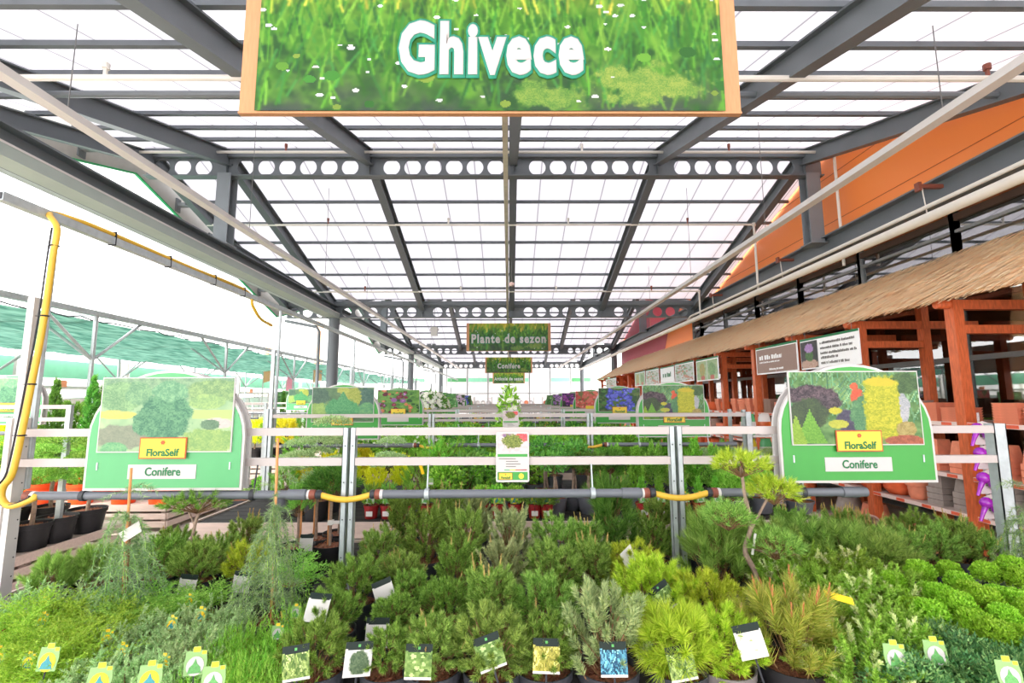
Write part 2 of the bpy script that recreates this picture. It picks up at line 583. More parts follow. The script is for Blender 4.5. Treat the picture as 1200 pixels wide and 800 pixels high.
RX = [-5.5, -2.72, 0.1, 2.95, 5.85]
names_r = ['outer left', 'inner left', 'middle', 'inner right', 'outer right']
seg_names = {(3, 9): 'in the near bay, rising from the front', (9, 15): 'in the near bay, falling to the first valley', (15, 21): 'rising out of the first valley', (21, 27): 'falling to the second valley',
             (27, 33): 'rising out of the second valley', (33, 39): 'falling to the farthest valley', (39, 45): 'rising past the farthest valley', (45, 51): 'falling at the end wall', (-3, 3): 'above the camera'}
for a, b in zip(nodes_y[3:-1], nodes_y[4:]):
    for x, nm in zip(RX, names_r):
        d = .30 + .06
        w = MB().ibeam((x, a, zroof(a) - .09 - .15), (x, b, zroof(b) - .09 - .15), .16, .30)
        S('roof_rafter', w, STEEL, f'{nm} sloping grey steel rafter {seg_names[(a, b)]}', 'rafter', 'sloping steel roof rafters')
    # purlins across the slope
    n = 8
    for i in range(1, n):
        y = a + (b - a) * i / n
        z = zroof(y) - .05
        S('roof_purlin', MB().b2((XL, y - .028, z - .03), (XR, y + .028, z + .03)), STEEL, f'{ordn(i-1)} thin grey roof purlin {seg_names[(a, b)]}', 'purlin', 'thin cross purlins under the sheets')


def castellated(y, z0, z1, x0, x1, pitch, r, label):
    """I beam whose web is a row of big round holes"""
    w = MB()
    zc = (z0 + z1) / 2
    n = int((x1 - x0) / pitch); m0 = (x1 - x0 - n * pitch) / 2
    K = 20
    for yy, sgn in ((y - .008, 1), (y + .008, -1)):
        for i in range(n):
            cx = x0 + m0 + (i + .5) * pitch
            solid = any(abs(cx - q) < .2 for q in RX)
            if solid:
                w.add([(cx - pitch / 2, yy, z0), (cx + pitch / 2, yy, z0), (cx + pitch / 2, yy, z1), (cx - pitch / 2, yy, z1)], [(0, 1, 2, 3) if sgn > 0 else (3, 2, 1, 0)])
                continue
            inn = []; out = []
            for k in range(K):
                t = 2 * PI * k / K + PI / K
                c, s_ = math.cos(t), math.sin(t)
                inn.append((cx + r * c, yy, zc + r * s_))
                q = min((pitch / 2) / max(abs(c), 1e-6), ((z1 - z0) / 2) / max(abs(s_), 1e-6))
                out.append((cx + q * c, yy, zc + q * s_))
            fs = [(k, (k + 1) % K, K + (k + 1) % K, K + k) for k in range(K)]
            if sgn > 0: fs = [f[::-1] for f in fs]
            w.add(inn + out, fs)
            # corner fillers
            for sx, sz in ((1, 1), (-1, 1), (-1, -1), (1, -1)):
                cs = sorted(range(K), key=lambda k: (out[k][0] - (cx + sx * pitch / 2)) ** 2 + (out[k][2] - (zc + sz * (z1 - z0) / 2)) ** 2)[:2]
                w.add([out[cs[0]], out[cs[1]], (cx + sx * pitch / 2, yy, zc + sz * (z1 - z0) / 2)], [(0, 1, 2)])
            if sgn > 0:
                ri = inn + [(p[0], y + .008, p[2]) for p in inn]
                w.add(ri, [(k, K + k, K + (k + 1) % K, (k + 1) % K) for k in range(K)])
        if m0 > 1e-4:
            for xa, xb in ((x0, x0 + m0), (x1 - m0, x1)):
                w.add([(xa, yy, z0), (xb, yy, z0), (xb, yy, z1), (xa, yy, z1)], [(0, 1, 2, 3)])
    w.b2((x0, y - .09, z0 - .02), (x1, y + .09, z0 + .005))
    w.b2((x0, y - .09, z1 - .005), (x1, y + .09, z1 + .03))
    for q in RX:
        w.b2((q - .008, y - .085, z0), (q + .008, y + .085, z1))
    S('roof_beam', w, STEEL, label, 'beam', 'castellated cross beams')


castellated(9, 6.13, 6.50, -7.1, 6.2, .41, .165, 'long steel beam with round web holes under the nearest roof ridge')
castellated(15, 4.37, 4.70, -7.0, 6.2, .41, .150, 'long steel beam with round web holes at the first roof valley')
castellated(27, 4.37, 4.70, -7.0, 6.2, .41, .150, 'long steel beam with round web holes at the second roof valley')
castellated(39, 4.37, 4.70, -7.0, 6.2, .41, .150, 'farthest long steel beam with round web holes by the end wall')
for y, nm in ((15, 'first'), (27, 'second'), (39, 'farthest')):
    S('roof_gutter', MB().b2((XL, y - .14, 4.73), (XR, y + .14, 4.86)), STEEL, f'dark valley gutter above the {nm} valley beam', 'gutter')
S('roof_gutter', MB().b2((XL, 8.93, 6.54), (XR, 9.09, 6.68)), STEEL, 'dark ridge member above the nearest ridge beam', 'gutter')

# eave beams along the hall with their stubs
for x, nm in ((-5.5, 'left'), (5.95, 'right')):
    xe, ze = (x, 4.53) if x < 0 else (6.15, 4.65)
    w = MB().ibeam((xe, -1, ze), (xe, 39.4, ze), .30, .38, .025, .02)
    S('eave_beam', w, STEEL, f'long dark steel eave beam along the {nm} side of the roof', 'beam')
    if x < 0:
        S('eave_lit_underside', MB().b2((x - .12, -1, 4.335), (x + .17, 39.4, 4.47)), M_('flange_lit_from_below', (158, 168, 160), .45, 0, .06, 3), 'underside of the open eave beam, coloured pale as if lit from below', 'channel')  # added pale strip: light from below on the lower flange, painted as colour
        S('eave_strip', MB().b2((x + .155, -1, 4.47), (x + .175, 39.4, 4.495)), WHITE_M, 'thin white strip along the inner face of the open eave beam', 'trim')
        S('eave_gutter', MB().b2((x - .30, -1, 4.36), (x - .16, 39.4, 4.42)).b2((x - .31, -1, 4.36), (x - .29, 39.4, 4.50)), GALV, 'pale metal gutter running along the outside of the open eave beam', 'gutter')
    for y, q in ((9, 'nearest'), (21, 'second'), (33, 'far')):
        w = MB()
        w.ibeam((x, y, 4.72), (x, y, 6.15), .26, .26, .02, .014, (0, 1, 0))
        w.b2((x - .17, y - .17, 4.72), (x + .17, y + .17, 4.745))
        S('ridge_column', w, STEEL_L, f'{q} short grey I section post between {nm} eave beam and ridge', 'post')
    for y, q in ((3, 'nearest'), (15, 'first far'), (27, 'second far'), (39, 'last')):
        if x > 0 and y < 20: continue
        w = MB().tube([(x, y, 0), (x, y, 4.36)], .17, 20)
        w.b2((x - .25, y - .25, 0), (x + .25, y + .25, .03))
        S('column', w, STEEL, f'{q} round dark steel column of the {nm} side', 'column', smooth=True)
        if x < 0 and y > 5:
            w = MB().tube([(x - .42, y - .1, 0), (x - .42, y - .1, 3.9), (x - .5, y - .1, 4.05), (x - 1.5, y - .1, 4.25)], .05, 10)
            S('rain_downpipe', w, STEEL_L, f'thin grey rain downpipe beside the {q} left column', 'pipe', smooth=True)
        if x > 0: w = None

# left overhang: edge rafter, fascia and its brackets
FASC = M_('weathered_fascia_panel', (206, 204, 198), .5, 0, .06, 4); GREEN_E = M_('green_edge_strip', (70, 190, 120), .4)
for a, b in zip(nodes_y[3:-1], nodes_y[4:]):
    za, zb = zroof(a), zroof(b)
    S('roof_rafter', MB().ibeam((-6.95, a, za - .27), (-6.95, b, zb - .27), .14, .26), STEEL, f'edge rafter of the left overhang {seg_names[(a, b)]}', 'rafter', 'sloping steel roof rafters')
    f = thing('fascia_panel', f'off-white fascia at the open roof edge {seg_names[(a, b)]}', 'fascia', (-7.3, a, za), 0, 'roof edge fascia panels')
    w = MB(); d = zb - za
    L_ = b - a
    w.add([(0, 0, .06), (0, L_, d + .06), (0, L_, d - .55), (0, 0, -.55), (-.03, 0, .06), (-.03, L_, d + .06), (-.03, L_, d - .55), (-.03, 0, -.55)],
          [(0, 1, 2, 3), (7, 6, 5, 4), (3, 2, 6, 7), (0, 4, 5, 1), (0, 3, 7, 4), (1, 5, 6, 2)])
    w.build('panel', FASC, f)
    MB().bar((-.01, 0, -.56), (-.01, L_, d - .56), .05, .035).build('edge_strip', GREEN_E, f)
    for k in range(1, 5):
        t = k / 5
        w = MB().b2((.0, L_ * t - .05, d * t - .38), (.28, L_ * t + .05, d * t - .30)).b2((.0, L_ * t - .07, d * t - .5), (.03, L_ * t + .07, d * t - .2))
        w.b2((.2, L_ * t - .05, d * t - .36), (.3, L_ * t + .05, d * t - .16))
        w.build('bracket', STEEL_L, f)

# wind bracing seen behind the overhang
for y0, y1, q in ((11.5, 14.6, 'near'), (23.5, 26.6, 'far')):
    S('roof_brace', MB().ibeam((-6.95, y0, zroof(y0) - .35), (-5.6, y1, 4.75), .12, .14), STEEL, f'{q} diagonal brace from the left edge rafter to the eave', 'brace')

# ------------------------------------------------------------------ right hand building
XW = 6.46
ww = MB()
ww.b2((XW, -1, 4.47), (XW + .25, 27.3, 7.2))
S('wall_right', ww, ORANGE, 'orange clad building wall above the right eave beam', 'wall')
jo = MB()
for z in (5.25, 6.2): jo.b2((XW - .004, -1, z), (XW, 27.3, z + .012))
S('trim_1', jo, M_('cladding_joint', (176, 84, 34), .5), 'thin horizontal joints of the orange cladding', 'trim')
S('trim_2', MB().b2((XW - .02, -1, 4.47), (XW, 16.7, 4.53)), ORANGE, 'orange trim strip along the top of the window band', 'trim')
ww = MB().b2((XW, 16.7, 0), (XW + .25, 27.3, 4.47))
S('wall_far', ww, ORANGE, 'orange clad wall beyond the end of the window band', 'wall')
# dark red sweep printed across the far cladding
w = MB()
w.add([(XW - .012, 19.2, 4.47), (XW - .012, 27.3, 4.47), (XW - .012, 27.3, 2.5), (XW - .012, 20.6, 2.5)], [(0, 1, 2, 3)])
w.add([(XW - .012, 21.6, 4.75), (XW - .012, 26.6, 4.75), (XW - .012, 25.6, 7.0), (XW - .012, 21.6, 7.0)], [(0, 1, 2, 3)])
S('trim_3', w, MAGENTA, 'dark red sweep of colour on the far end of the orange wall', 'trim')
w = MB()
w.add([(XW - .012, 17.6, 4.75), (XW - .012, 21.55, 4.75), (XW - .012, 21.55, 7.0), (XW - .012, 18.6, 7.0)], [(0, 1, 2, 3)])
S('trim_4', w, RED_CL, 'bright red panel above the eave beam on the far orange wall', 'trim')

# window band above the thatch, and the shop glazing under it
ALU = M_('grey_aluminium_frame', (142, 146, 146), .4, .3, .05)
my = [-.3, 1.1, 2.97, 4.85, 6.72, 8.6, 10.47, 12.35, 14.2, 16.0, 16.7]
for i, (a, b) in enumerate(zip(my[:-1], my[1:])):
    t = thing(f'window_{i+1}', f'{ordn(i)} tinted pane from the front in the window band above the thatch', 'window', (XW + .06, a, 3.74), 0, 'window band above the thatch', 'structure')
    w = MB()
    for y in (0, b - a): w.b2((-.05, y - .035, 0), (.05, y + .035, .85))
    for z in (.0, .40, .80): w.b2((-.045, 0, z), (.045, b - a, z + .045))
    w.build('window_frame', ALU, t)
    MB().b2((0, .03, .04), (.008, b - a - .03, .83)).build('pane', GLASS_D, t)
for i, (a, b) in enumerate(zip(my[:-1], my[1:])):
    t = thing(f'window_{i+21}', f'{ordn(i)} tall shop window from the front under the thatch', 'window', (XW, a, 0), 0, 'shop windows under the thatch', 'structure')
    w = MB()
    for y in (0, b - a): w.b2((-.05, y - .05, 0), (.05, y + .05, 3.5))
    for z in (.0, 2.28, 3.42): w.b2((-.045, 0, z), (.045, b - a, z + .07))
    w.build('window_frame', ALU, t)
    MB().b2((0, .04, .05), (.008, b - a - .04, 3.45)).build('pane', GLASS_S, t)
# the shop inside: floor, back wall, soffit, goods
INT_W = M_('warm_shop_wall', (190, 150, 116), .8, 0, .1, 2); INT_C = M_('dark_shop_soffit', (84, 66, 56), .8, 0, .15, 1.5)
S('wall_shop_back', MB().b2((11.6, -1, 0), (11.8, 16.7, 4.3)), INT_W, 'warm brown back wall inside the shop', 'wall')
S('wall_shop_end', MB().b2((XW + .25, -1.2, 0), (11.6, -1.0, 4.3)), INT_W, 'near end wall inside the shop', 'wall')
S('ceiling_shop', MB().b2((XW + .02, -1, 4.32), (11.6, 16.7, 4.42)), INT_C, 'dark ceiling inside the shop', 'ceiling')
SHELF_W = M_('pale_shop_shelf_timber', (214, 178, 136), .6, 0, .12, 6)
GOODS = [M_('shop_goods_' + n, c, .5, 0, .2, 30) for n, c in (('green', (70, 150, 100)), ('white', (228, 226, 220)), ('teal', (96, 170, 150)), ('brown', (140, 96, 70)))]
for i in range(4):
    y0 = 1.2 + i * 3.7
    t = thing('shop_shelf', f'{ordn(i)} pale timber shelf unit from the front inside the shop windows', 'shelf', (8.6, y0, 0), 0, 'shelf units inside the shop')
    w = MB()
    for y in (0, 1.6, 3.2): w.b2((-.25, y, 0), (.25, y + .09, 3.1))
    w.build('upright', SHELF_W, t)
    w = MB()
    for z in (.15, 1.0, 1.85, 2.7): w.b2((-.3, 0, z), (.3, 3.29, z + .06))
    w.build('board', SHELF_W, t)
    for lv, z in enumerate((.21, 1.06, 1.91)):
        for k in range(6):
            hgt = .35 + .25 * random.random()
            o = MB().lathe([(.14, 0), (.17, hgt * .2), (.19, hgt * .8), (.15, hgt)], 12).build('shop_jar', GOODS[(k + lv + i) % 4], None, True, (8.6, y0 + .3 + k * .5, z))
            tag(o, f'{ordn(k)} jar along the {("lowest", "middle", "upper")[lv]} board of the {ordn(i)} shelf inside the shop', 'jar', 'jars on the shop shelves')

LAMP = bpy.data.materials.new('lit_tube'); LAMP.use_nodes = True
LAMP.node_tree.nodes['Principled BSDF'].inputs['Emission Color'].default_value = (1, .93, .82, 1); LAMP.node_tree.nodes['Principled BSDF'].inputs['Emission Strength'].default_value = 30
for i in range(5):
    t = thing('ceiling_light', f'{ordn(i)} lit tube lamp from the front under the dark shop ceiling', 'lamp', (8.0 + .9 * (i % 2), 2.0 + 3.1 * i, 4.12), 0, 'tube lamps inside the shop')
    MB().b2((-.06, -.75, .05), (.06, .75, .20)).build('lamp_housing', WHITE_M, t)
    MB().tube([(0, -.72, 0), (0, .72, 0)], .035, 8).build('lit_tube', LAMP, t, True)

# thatched canopy: board, hip and thousands of reed stalks
def thatch():
    p_hi = Vector((6.40, 0, 3.80)); p_lo = Vector((4.62, 0, 2.80))
    y0, y1 = -1.0, 25.2
    t = thing('thatched_canopy', 'long straw thatched canopy sloping out from the building wall', 'canopy', (0, 0, 0))
    w = MB()
    p_lo = p_hi + (p_lo - p_hi) * .86
    w.add([(p_hi.x, y0, p_hi.z - .05), (p_hi.x, y1, p_hi.z - .05), (p_lo.x, y1, p_lo.z - .05), (p_lo.x, y0, p_lo.z - .05),
           (p_hi.x, y0, p_hi.z - .11), (p_hi.x, y1, p_hi.z - .11), (p_lo.x, y1, p_lo.z - .11), (p_lo.x, y0, p_lo.z - .11)],
          [(0, 1, 2, 3), (7, 6, 5, 4), (0, 3, 7, 4), (1, 5, 6, 2), (2, 6, 7, 3), (0, 4, 5, 1)])
    p_lo = Vector((4.62, 0, 2.80))
    w.build('roof_board', M_('canopy_board', (150, 98, 60), .7, 0, .15, 5), t)
    n = 26000
    u = rng.random(n); y = y0 + (y1 - y0) * rng.random(n) ** 1.25
    L = .35 + .25 * rng.random(n)
    sl = (p_lo - p_hi); SL = sl.length; d = np.array(sl.normalized())
    nor = np.array((-d[2], 0, d[0])); nor = nor if nor[2] > 0 else -nor
    s0 = u * SL - .1
    base = np.array(p_hi)[None] + d[None] * s0[:, None] + nor[None] * (.0 + .035 * rng.random(n))[:, None]
    base[:, 1] = y
    side = np.stack([np.zeros(n), np.ones(n), np.zeros(n)], 1)
    tilt = (rng.random(n) - .5) * .16
    L = np.minimum(L, SL - s0 + .05 + .08 * rng.random(n))
    tip = base + d[None] * L[:, None] + side * (tilt * L)[:, None] + nor[None] * (.012 + .03 * rng.random(n) - .02)[:, None]
    wd = (.004 + .005 * rng.random(n) + .0009 * y.clip(0))[:, None]
    tr = np.stack([base - side * wd, base + side * wd, tip], 1)
    tr2 = np.stack([tip - side * wd * .8, tip + side * wd * .8, base], 1)
    part('thatch', tri_mesh('thatch', np.concatenate([tr, tr2]), np.zeros(2 * n), [THATCH]), t)


thatch()

# timber frame of the canopy
PY = [3.6] + [5.05 + 1.4 * k for k in range(15)]
for i, y in enumerate(PY):
    t = thing('canopy_post', f'{ordn(i)} red-brown timber canopy post from the front', 'post', (4.78, y, 0), 0, 'red-brown canopy posts')
    MB().b2((-.055, -.055, 0), (.055, .055, 2.80)).build('post', WOOD_R, t)
    MB().b2((-.02, -.045, 2.70), (1.6, .045, 2.80)).build('rafter_arm', WOOD_R, t)
    MB().lathe([(0, -.09), (.042, -.09), (.048, -.08), (.048, .09), (0, .09)], 12, (-.10, 0, 2.755), rot=Matrix.Rotation(R(90), 3, 'Y')).build('beam_end', WOOD_R, t, True)
for i, y in enumerate(PY):
    t = thing('canopy_post', f'{ordn(i)} red-brown inner post from the front, nearer the glass', 'post', (5.66, y, 0), 0, 'inner canopy posts')
    MB().b2((-.05, -.05, 0), (.05, .05, 3.25)).build('post', WOOD_R, t)
for i, y in enumerate(PY):
    o = MB().b2((4.835, y - .04, 2.44), (5.61, y + .04, 2.53)).build('cross_rail', WOOD_R)
    tag(o, f'{ordn(i)} red-brown cross rail from the front, between outer and inner post', 'rail', 'cross rails between the canopy posts')
tag(MB().b2((5.58, -1, 3.25), (5.74, 25.0, 3.33)).build('purlin_beam', WOOD_R), 'long red-brown timber beam under the middle of the thatch', 'beam')

# building services: pipes and tubes under the roof
def pipe_thing(name, label, cat, pts, r, m, group=None):
    return tag(MB().tube(pts, r, 10).build(name, m, None, True), label, cat, group)


pipe_thing('wall_pipe', 'thick white pipe along the building above the window band', 'pipe', [(5.55, -1, 4.13), (5.55, 38, 4.13)], .065, PIPE_W)
pipe_thing('wall_pipe', 'thin white pipe above the thick one along the building', 'pipe', [(5.62, -1, 4.31), (5.62, 14.6, 4.31), (5.62, 14.9, 4.2)], .028, PIPE_W)
for i, (y, z) in enumerate(((8.6, 6.42), (10.8, 5.82), (13.8, 4.92))):
    t = thing('sprinkler_pipe', f'{("nearest", "second", "third")[i]} thin white sprinkler pipe across under the nearest roof fold, with drop', 'pipe', (0, y, z))
    xr = (6.2, 5.75, 5.6)[i]; x0 = -7.0
    w = MB().tube([(x0, 0, 0), (xr, 0, 0)], .026, 8)
    w.build('pipe_run', PIPE_W, t, True)
    w = MB().tube([(xr, 0, .02), (xr, 0, 4.2 - z)], .026, 8); w.lathe([(.04, -.04), (.045, 0), (.04, .04)], 10, (xr, 0, 0))
    w.build('drop_pipe', PIPE_W, t, True)
    for x in (-5.6, -4.2, -1.4, 1.4, 4.2):
        MB().tube([(x, 0, 0), (x, 0, .12)], .02, 6).lathe([(.03, .1), (.03, .16)], 8, (x, 0, 0)).build('sprinkler_head', COUPL if abs(x) > 4 else PIPE_W, t, True)
t = thing('sprinkler_pipe', 'white sprinkler pipe crossing above the large hanging banner', 'pipe', (0, 4.55, 5.02))
MB().tube([(-7, 0, 0), (6.3, 0, 0)], .032, 8).build('pipe_run', PIPE_W, t, True)
for x in (-4.1, 3.05, 4.95):
    MB().tube([(x, 0, 0), (x, 0, .14)], .02, 6).lathe([(.035, .1), (.035, .16)], 8, (x, 0, 0)).build('clamp', COUPL if x > 4 else PIPE_W, t, True)
tag(MB().tube([(-5.5, 5.3, 5.35), (5.9, 5.3, 5.35)], .04, 8).build('tie_rod', STEEL_L, None, True), 'grey tie tube between the rafters above the banner', 'tube')

for sx, nm in ((-1, 'left'), (1, 'right')):
    t = thing('cable_trunking', f'long white cable trunking hung on wires over the {nm} half of the tables', 'trunking', (sx * 3.9, 0, 4.28))
    w = MB().prism([(-.055, -.04), (.055, -.04), (.055, .03), (.03, .045), (-.03, .045), (-.055, .03)], (0, -1, 0), (0, 38, 0))
    w.build('trunking', WHITE_M, t)
    for y in (4, 7, 10, 13, 16, 20, 24, 28, 33):
        MB().tube([(0, y, .04), (0, y, zroof(y) - 4.28 - .1)], .005, 5).build('hanging_wire', WIRE, t)
t = thing('sign_rail', 'pale square tube running down the middle that the banners hang from', 'tube', (-.03, 0, 4.36))
MB().b2((-.027, -1, -.027), (.027, 44, .027)).build('tube', M_('sand_coloured_tube', (206, 200, 180), .4), t)
for y in (5.8, 10.2, 12, 18, 24, 30, 36):
    MB().tube([(0, y, .02), (0, y, zroof(y) - 4.36 - .1)], .006, 5).build('hanging_wire', WIRE, t)
t = thing('smoke_detector', 'round pink-white detector hanging from the middle tube below the nearest roof fold', 'detector', (.08, 12.2, 4.75))
MB().lathe([(.0, -.06), (.05, -.05), (.07, -.01), (.07, .03), (0, .06)], 16).build('housing', M_('pink_white_plastic', (250, 214, 206), .4), t, True)
MB().tube([(0, 0, .05), (0, 0, zroof(12.2) - 4.75)], .006, 5).build('cord', WIRE, t)
t = thing('hanging_lamp', 'small white lamp hanging left of the second banner', 'lamp', (xAt(509, 15.6, 4.0), 15.6, 4.0))
MB().b2((-.1, -.08, -.14), (.1, .08, .14)).b2((-.14, -.05, .02), (.14, .05, .10)).build('housing', WHITE_M, t)
MB().tube([(0, 0, .14), (0, 0, .9)], .008, 5).build('cord', WIRE, t)

# pipe brackets on the right eave beam
for i, y in enumerate((6.3, 9.8, 13.2)):
    t = thing('hanging_bracket', f'{ordn(i)} small reddish hanger bracket on the right eave beam from the front', 'bracket', (5.82, y, 4.66), 0, 'pipe hanger brackets')
    MB().b2((-.15, -.03, -.02), (.18, .03, .03)).b2((-.17, -.04, -.06), (-.13, .04, .06)).build('arm', COUPL, t)
    MB().tube([(-.1, 0, 0), (-.06, 0, -.45)], .008, 6).build('rod', PIPE_W, t)
# ------------------------------------------------------------------ hanging banners
def meadow(w, h, seed=3):
    im = Img(w, h, (66, 122, 46), (122, 172, 72), 7, seed)
    q = fbm(h, w, 9, seed + 31, w / h)
    im.a = mixc(im.a, (48, 92, 52), np.clip((q - .5) * 4, 0, .8))
    t = np.clip((im.Y - .62) / .4, 0, 1) * np.clip(fbm(h, w, 4, seed + 9, w / h) * 1.8 - .2, 0, 1)
    im.a = mixc(im.a, (216, 202, 84), t)
    lo = np.clip((.42 - im.Y) / .42, 0, 1) * np.clip(fbm(h, w, 7, seed + 4, w / h) * 2.2 - .55, 0, 1)
    im.a = mixc(im.a, (86, 96, 92), lo * .9)
    im.strokes(int(w * .9), [(74, 134, 52), (112, 172, 66), (58, 112, 62), (134, 184, 78), (84, 150, 78)], h * .10, h * .34, .45, 0, .8, 2)
    im.strokes(int(w * .6), [(70, 140, 50), (120, 180, 66), (150, 190, 84)], h * .15, h * .4, .25, .3, .9, 1)
    im.strokes(int(w * .35), [(222, 208, 96), (190, 196, 84), (150, 190, 76)], h * .1, h * .3, .3, .65, .95, 2)
    for _ in range(2 if w > 200 else 1):
        p = np.pad(im.a, ((1, 1), (1, 1), (0, 0)), 'edge')
        im.a = (2 * im.a + p[:-2, 1:-1] + p[2:, 1:-1] + p[1:-1, :-2] + p[1:-1, 2:]) / 6
    im.dots(int(w * .05), [(126, 180, 76), (88, 156, 70), (150, 176, 84), (70, 130, 60)], h * .02, h * .055, 0, 0, 1, .4, .7)
    im.blob(.84, .18, .10, .12, (166, 184, 96), (120, 160, 80), 14, .3, .7).blob(.62, .1, .08, .08, (150, 176, 90), (106, 150, 76), 14, .3, .7)
    im.dots(int(w * .17), [(246, 246, 240), (232, 236, 240), (226, 232, 226)], h * .010, h * .026, 0, .05, 1, .98, .5)
    return im


def banner(label, y, w, h, zb, text, tsize, first=False, seed=3, off=.03, sx=.78):
    t = thing('hanging_banner', label, 'sign', (0.0 if not first else -.1, y, zb), 0, 'meadow banners hung along the hall')
    d = .035
    e = .097 * w / 2.9
    MB().b2((-w / 2, 0, 0), (w / 2, d, .012)).b2((-w / 2, 0, h - .012), (w / 2, d, h)).b2((-w / 2, .01, .012), (w / 2, d, h - .012)).build('box', SIGN_EDGE, t)
    pw = w - 2 * e
    nx = 400 if first else 120
    part('picture', print_mesh(meadow(nx, int(nx * h / pw), seed), pw, h - .02), t, (0, -.006, .012))
    o = letters('lettering_outline', t, text, tsize, INK_T, (-.0, -.012, h * .30 if not first else h * .262), bold=off * 1.9, sx=sx, extrude=.002, space=1.12 + .1 * (not first))
    o = letters('lettering', t, text, tsize, SIGN_W, (-.0, -.020, h * .30 if not first else h * .262), bold=off, sx=sx, extrude=.002, space=1.12 + .1 * (not first))
    for x in (-.03, ) if not first else (-.03,):
        MB().tube([(x, d / 2, h), (x, d / 2, max(h + .02, 4.34 - zb))], .012, 6).build('hanger', WIRE, t)
    return t


banner('large meadow picture banner lettered Ghivece, nearest of the row', 2.6, 2.92, .95, 3.40, 'Ghivece', .44, True, 3, .020, .67)
banner('second banner with meadow picture lettered Plante de sezon', 16.1, 2.85, .95, 3.40, 'Plante de sezon', .40, False, 13, .016, .80)
banner('third, smaller meadow banner lettered Conifere', 29, 2.85, .95, 3.40, 'Conifere', .40, False, 23, .016, .78)
banner('farthest meadow banner lettered Articole de sezon', 43.5, 2.9, .95, 3.28, 'Articole de sezon', .40, False, 33, .014, .72)

# ------------------------------------------------------------------ pictures for the green table signs
def pic_garden(w, h):
    im = Img(w, h, (150, 186, 140), (190, 214, 160), 5, 11)
    im.blob(.5, .9, .8, .22, (110, 150, 116), (150, 184, 140), 8)
    im.blob(.15, .75, .18, .2, (104, 150, 104), (150, 190, 130), 8).blob(.28, .8, .1, .16, (96, 146, 108), (140, 184, 130), 8)
    im.blob(.86, .82, .22, .16, (110, 150, 100), (160, 190, 120), 8).blob(.8, .66, .14, .1, (130, 170, 110), (170, 200, 120), 8)
    im.rect(.7, .44, 1, .56, (188, 206, 126)).blob(.9, .38, .12, .07, (206, 190, 186), (220, 204, 196), 6)
    im.blob(.12, .5, .16, .06, (214, 206, 96), (196, 200, 110), 8)
    im.blob(.18, .2, .26, .16, (130, 140, 116), (150, 156, 130), 8)
    im.blob(.48, .48, .2, .36, (52, 116, 86), (104, 164, 116), 12).blob(.36, .38, .12, .18, (56, 120, 88), (108, 166, 118), 12)
    im.blob(.52, .82, .14, .14, (90, 150, 110), (140, 190, 140), 10)
    im.blob(.12, .03, .1, .09, (90, 164, 110), (130, 190, 130), 10).blob(.85, .14, .22, .17, (130, 172, 96), (170, 196, 110), 12)
    im.blob(.84, .36, .07, .07, (84, 120, 90), (110, 146, 110), 10)
    return im.haze((226, 234, 228), .18)


def pic_column(w, h):
    im = Img(w, h, (78, 122, 66), (150, 184, 120), 7, 31)
    im.strokes(260, [(120, 166, 120), (96, 150, 110), (150, 186, 140)], h * .1, h * .3, .8, .3, .95)
    im.blob(.16, .68, .2, .14, (64, 52, 62), (130, 110, 116), 14).blob(.3, .58, .1, .1, (60, 50, 60), (120, 104, 110), 14)
    im.blob(.14, .42, .16, .2, (64, 84, 60), (90, 110, 70), 10)
    im.blob(.52, .66, .05, .12, (216, 92, 64), (232, 116, 80), 10).blob(.5, .8, .03, .05, (214, 90, 60), (230, 120, 80), 8)
    im.blob(.86, .5, .06, .26, (206, 204, 206), (170, 176, 180), 6).blob(.9, .84, .12, .14, (70, 104, 60), (100, 130, 80), 9)
    im.blob(.44, .32, .09, .16, (78, 74, 96), (104, 98, 120), 12).blob(.56, .4, .1, .28, (90, 140, 100), (120, 166, 118), 9)
    im.blob(.71, .48, .14, .44, (168, 178, 40), (216, 208, 66), 18, .1, .18, 6).blob(.71, .86, .13, .06, (222, 200, 60), (206, 196, 60), 10)
    im.cone(.14, .02, .48, .12, (112, 166, 60), (140, 190, 80)).cone(.03, .0, .42, .08, (140, 176, 60), (166, 196, 80))
    im.blob(.34, .46, .05, .05, (196, 190, 60), (210, 206, 80), 8).blob(.36, .28, .08, .06, (186, 190, 80), (206, 206, 90), 8)
    im.blob(.88, .2, .08, .1, (166, 150, 90), (196, 180, 120), 9).blob(.86, .05, .16, .07, (164, 96, 70), (196, 120, 90), 9)
    return im


def pic_conifers(w, h):
    im = Img(w, h, (80, 116, 84), (116, 150, 104), 6, 41)
    im.blob(.08, .75, .2, .25, (66, 98, 84), (96, 130, 104), 10).blob(.9, .7, .2, .3, (60, 100, 90), (90, 126, 110), 10)
    im.blob(.1, .3, .26, .25, (140, 176, 90), (170, 200, 110), 9).blob(.9, .3, .16, .25, (84, 150, 110), (130, 184, 120), 9)
    im.blob(.66, .7, .14, .32, (150, 166, 66), (186, 190, 96), 16).blob(.5, .92, .1, .1, (170, 180, 80), (196, 200, 100), 12)
    im.blob(.48, .38, .28, .3, (64, 144, 92), (104, 180, 116), 14).cone(.5, .3, .9, .2, (70, 148, 96), (106, 180, 118))
    return im.haze((220, 234, 220), .12)


def pic_flowers(w, h, cols, leaf=((76, 130, 64), (120, 170, 84)), seed=51, n=60, r=.05, x0=0.0, x1=1.0):
    im = Img(w, h, leaf[0], leaf[1], 7, seed)
    im.dots(n, [(96, 150, 74), (60, 110, 60)], h * .04, h * .1, 0, 0, 1, 1, .7)
    im.dots(n, cols, h * r * .6, h * r * 1.5, x0, .0, x1, 1, .9)
    im.dots(n // 2, [tuple(min(255, c + 40) for c in q) for q in cols], h * r * .3, h * r * .7, x0, 0, x1, 1, .9)
    return im


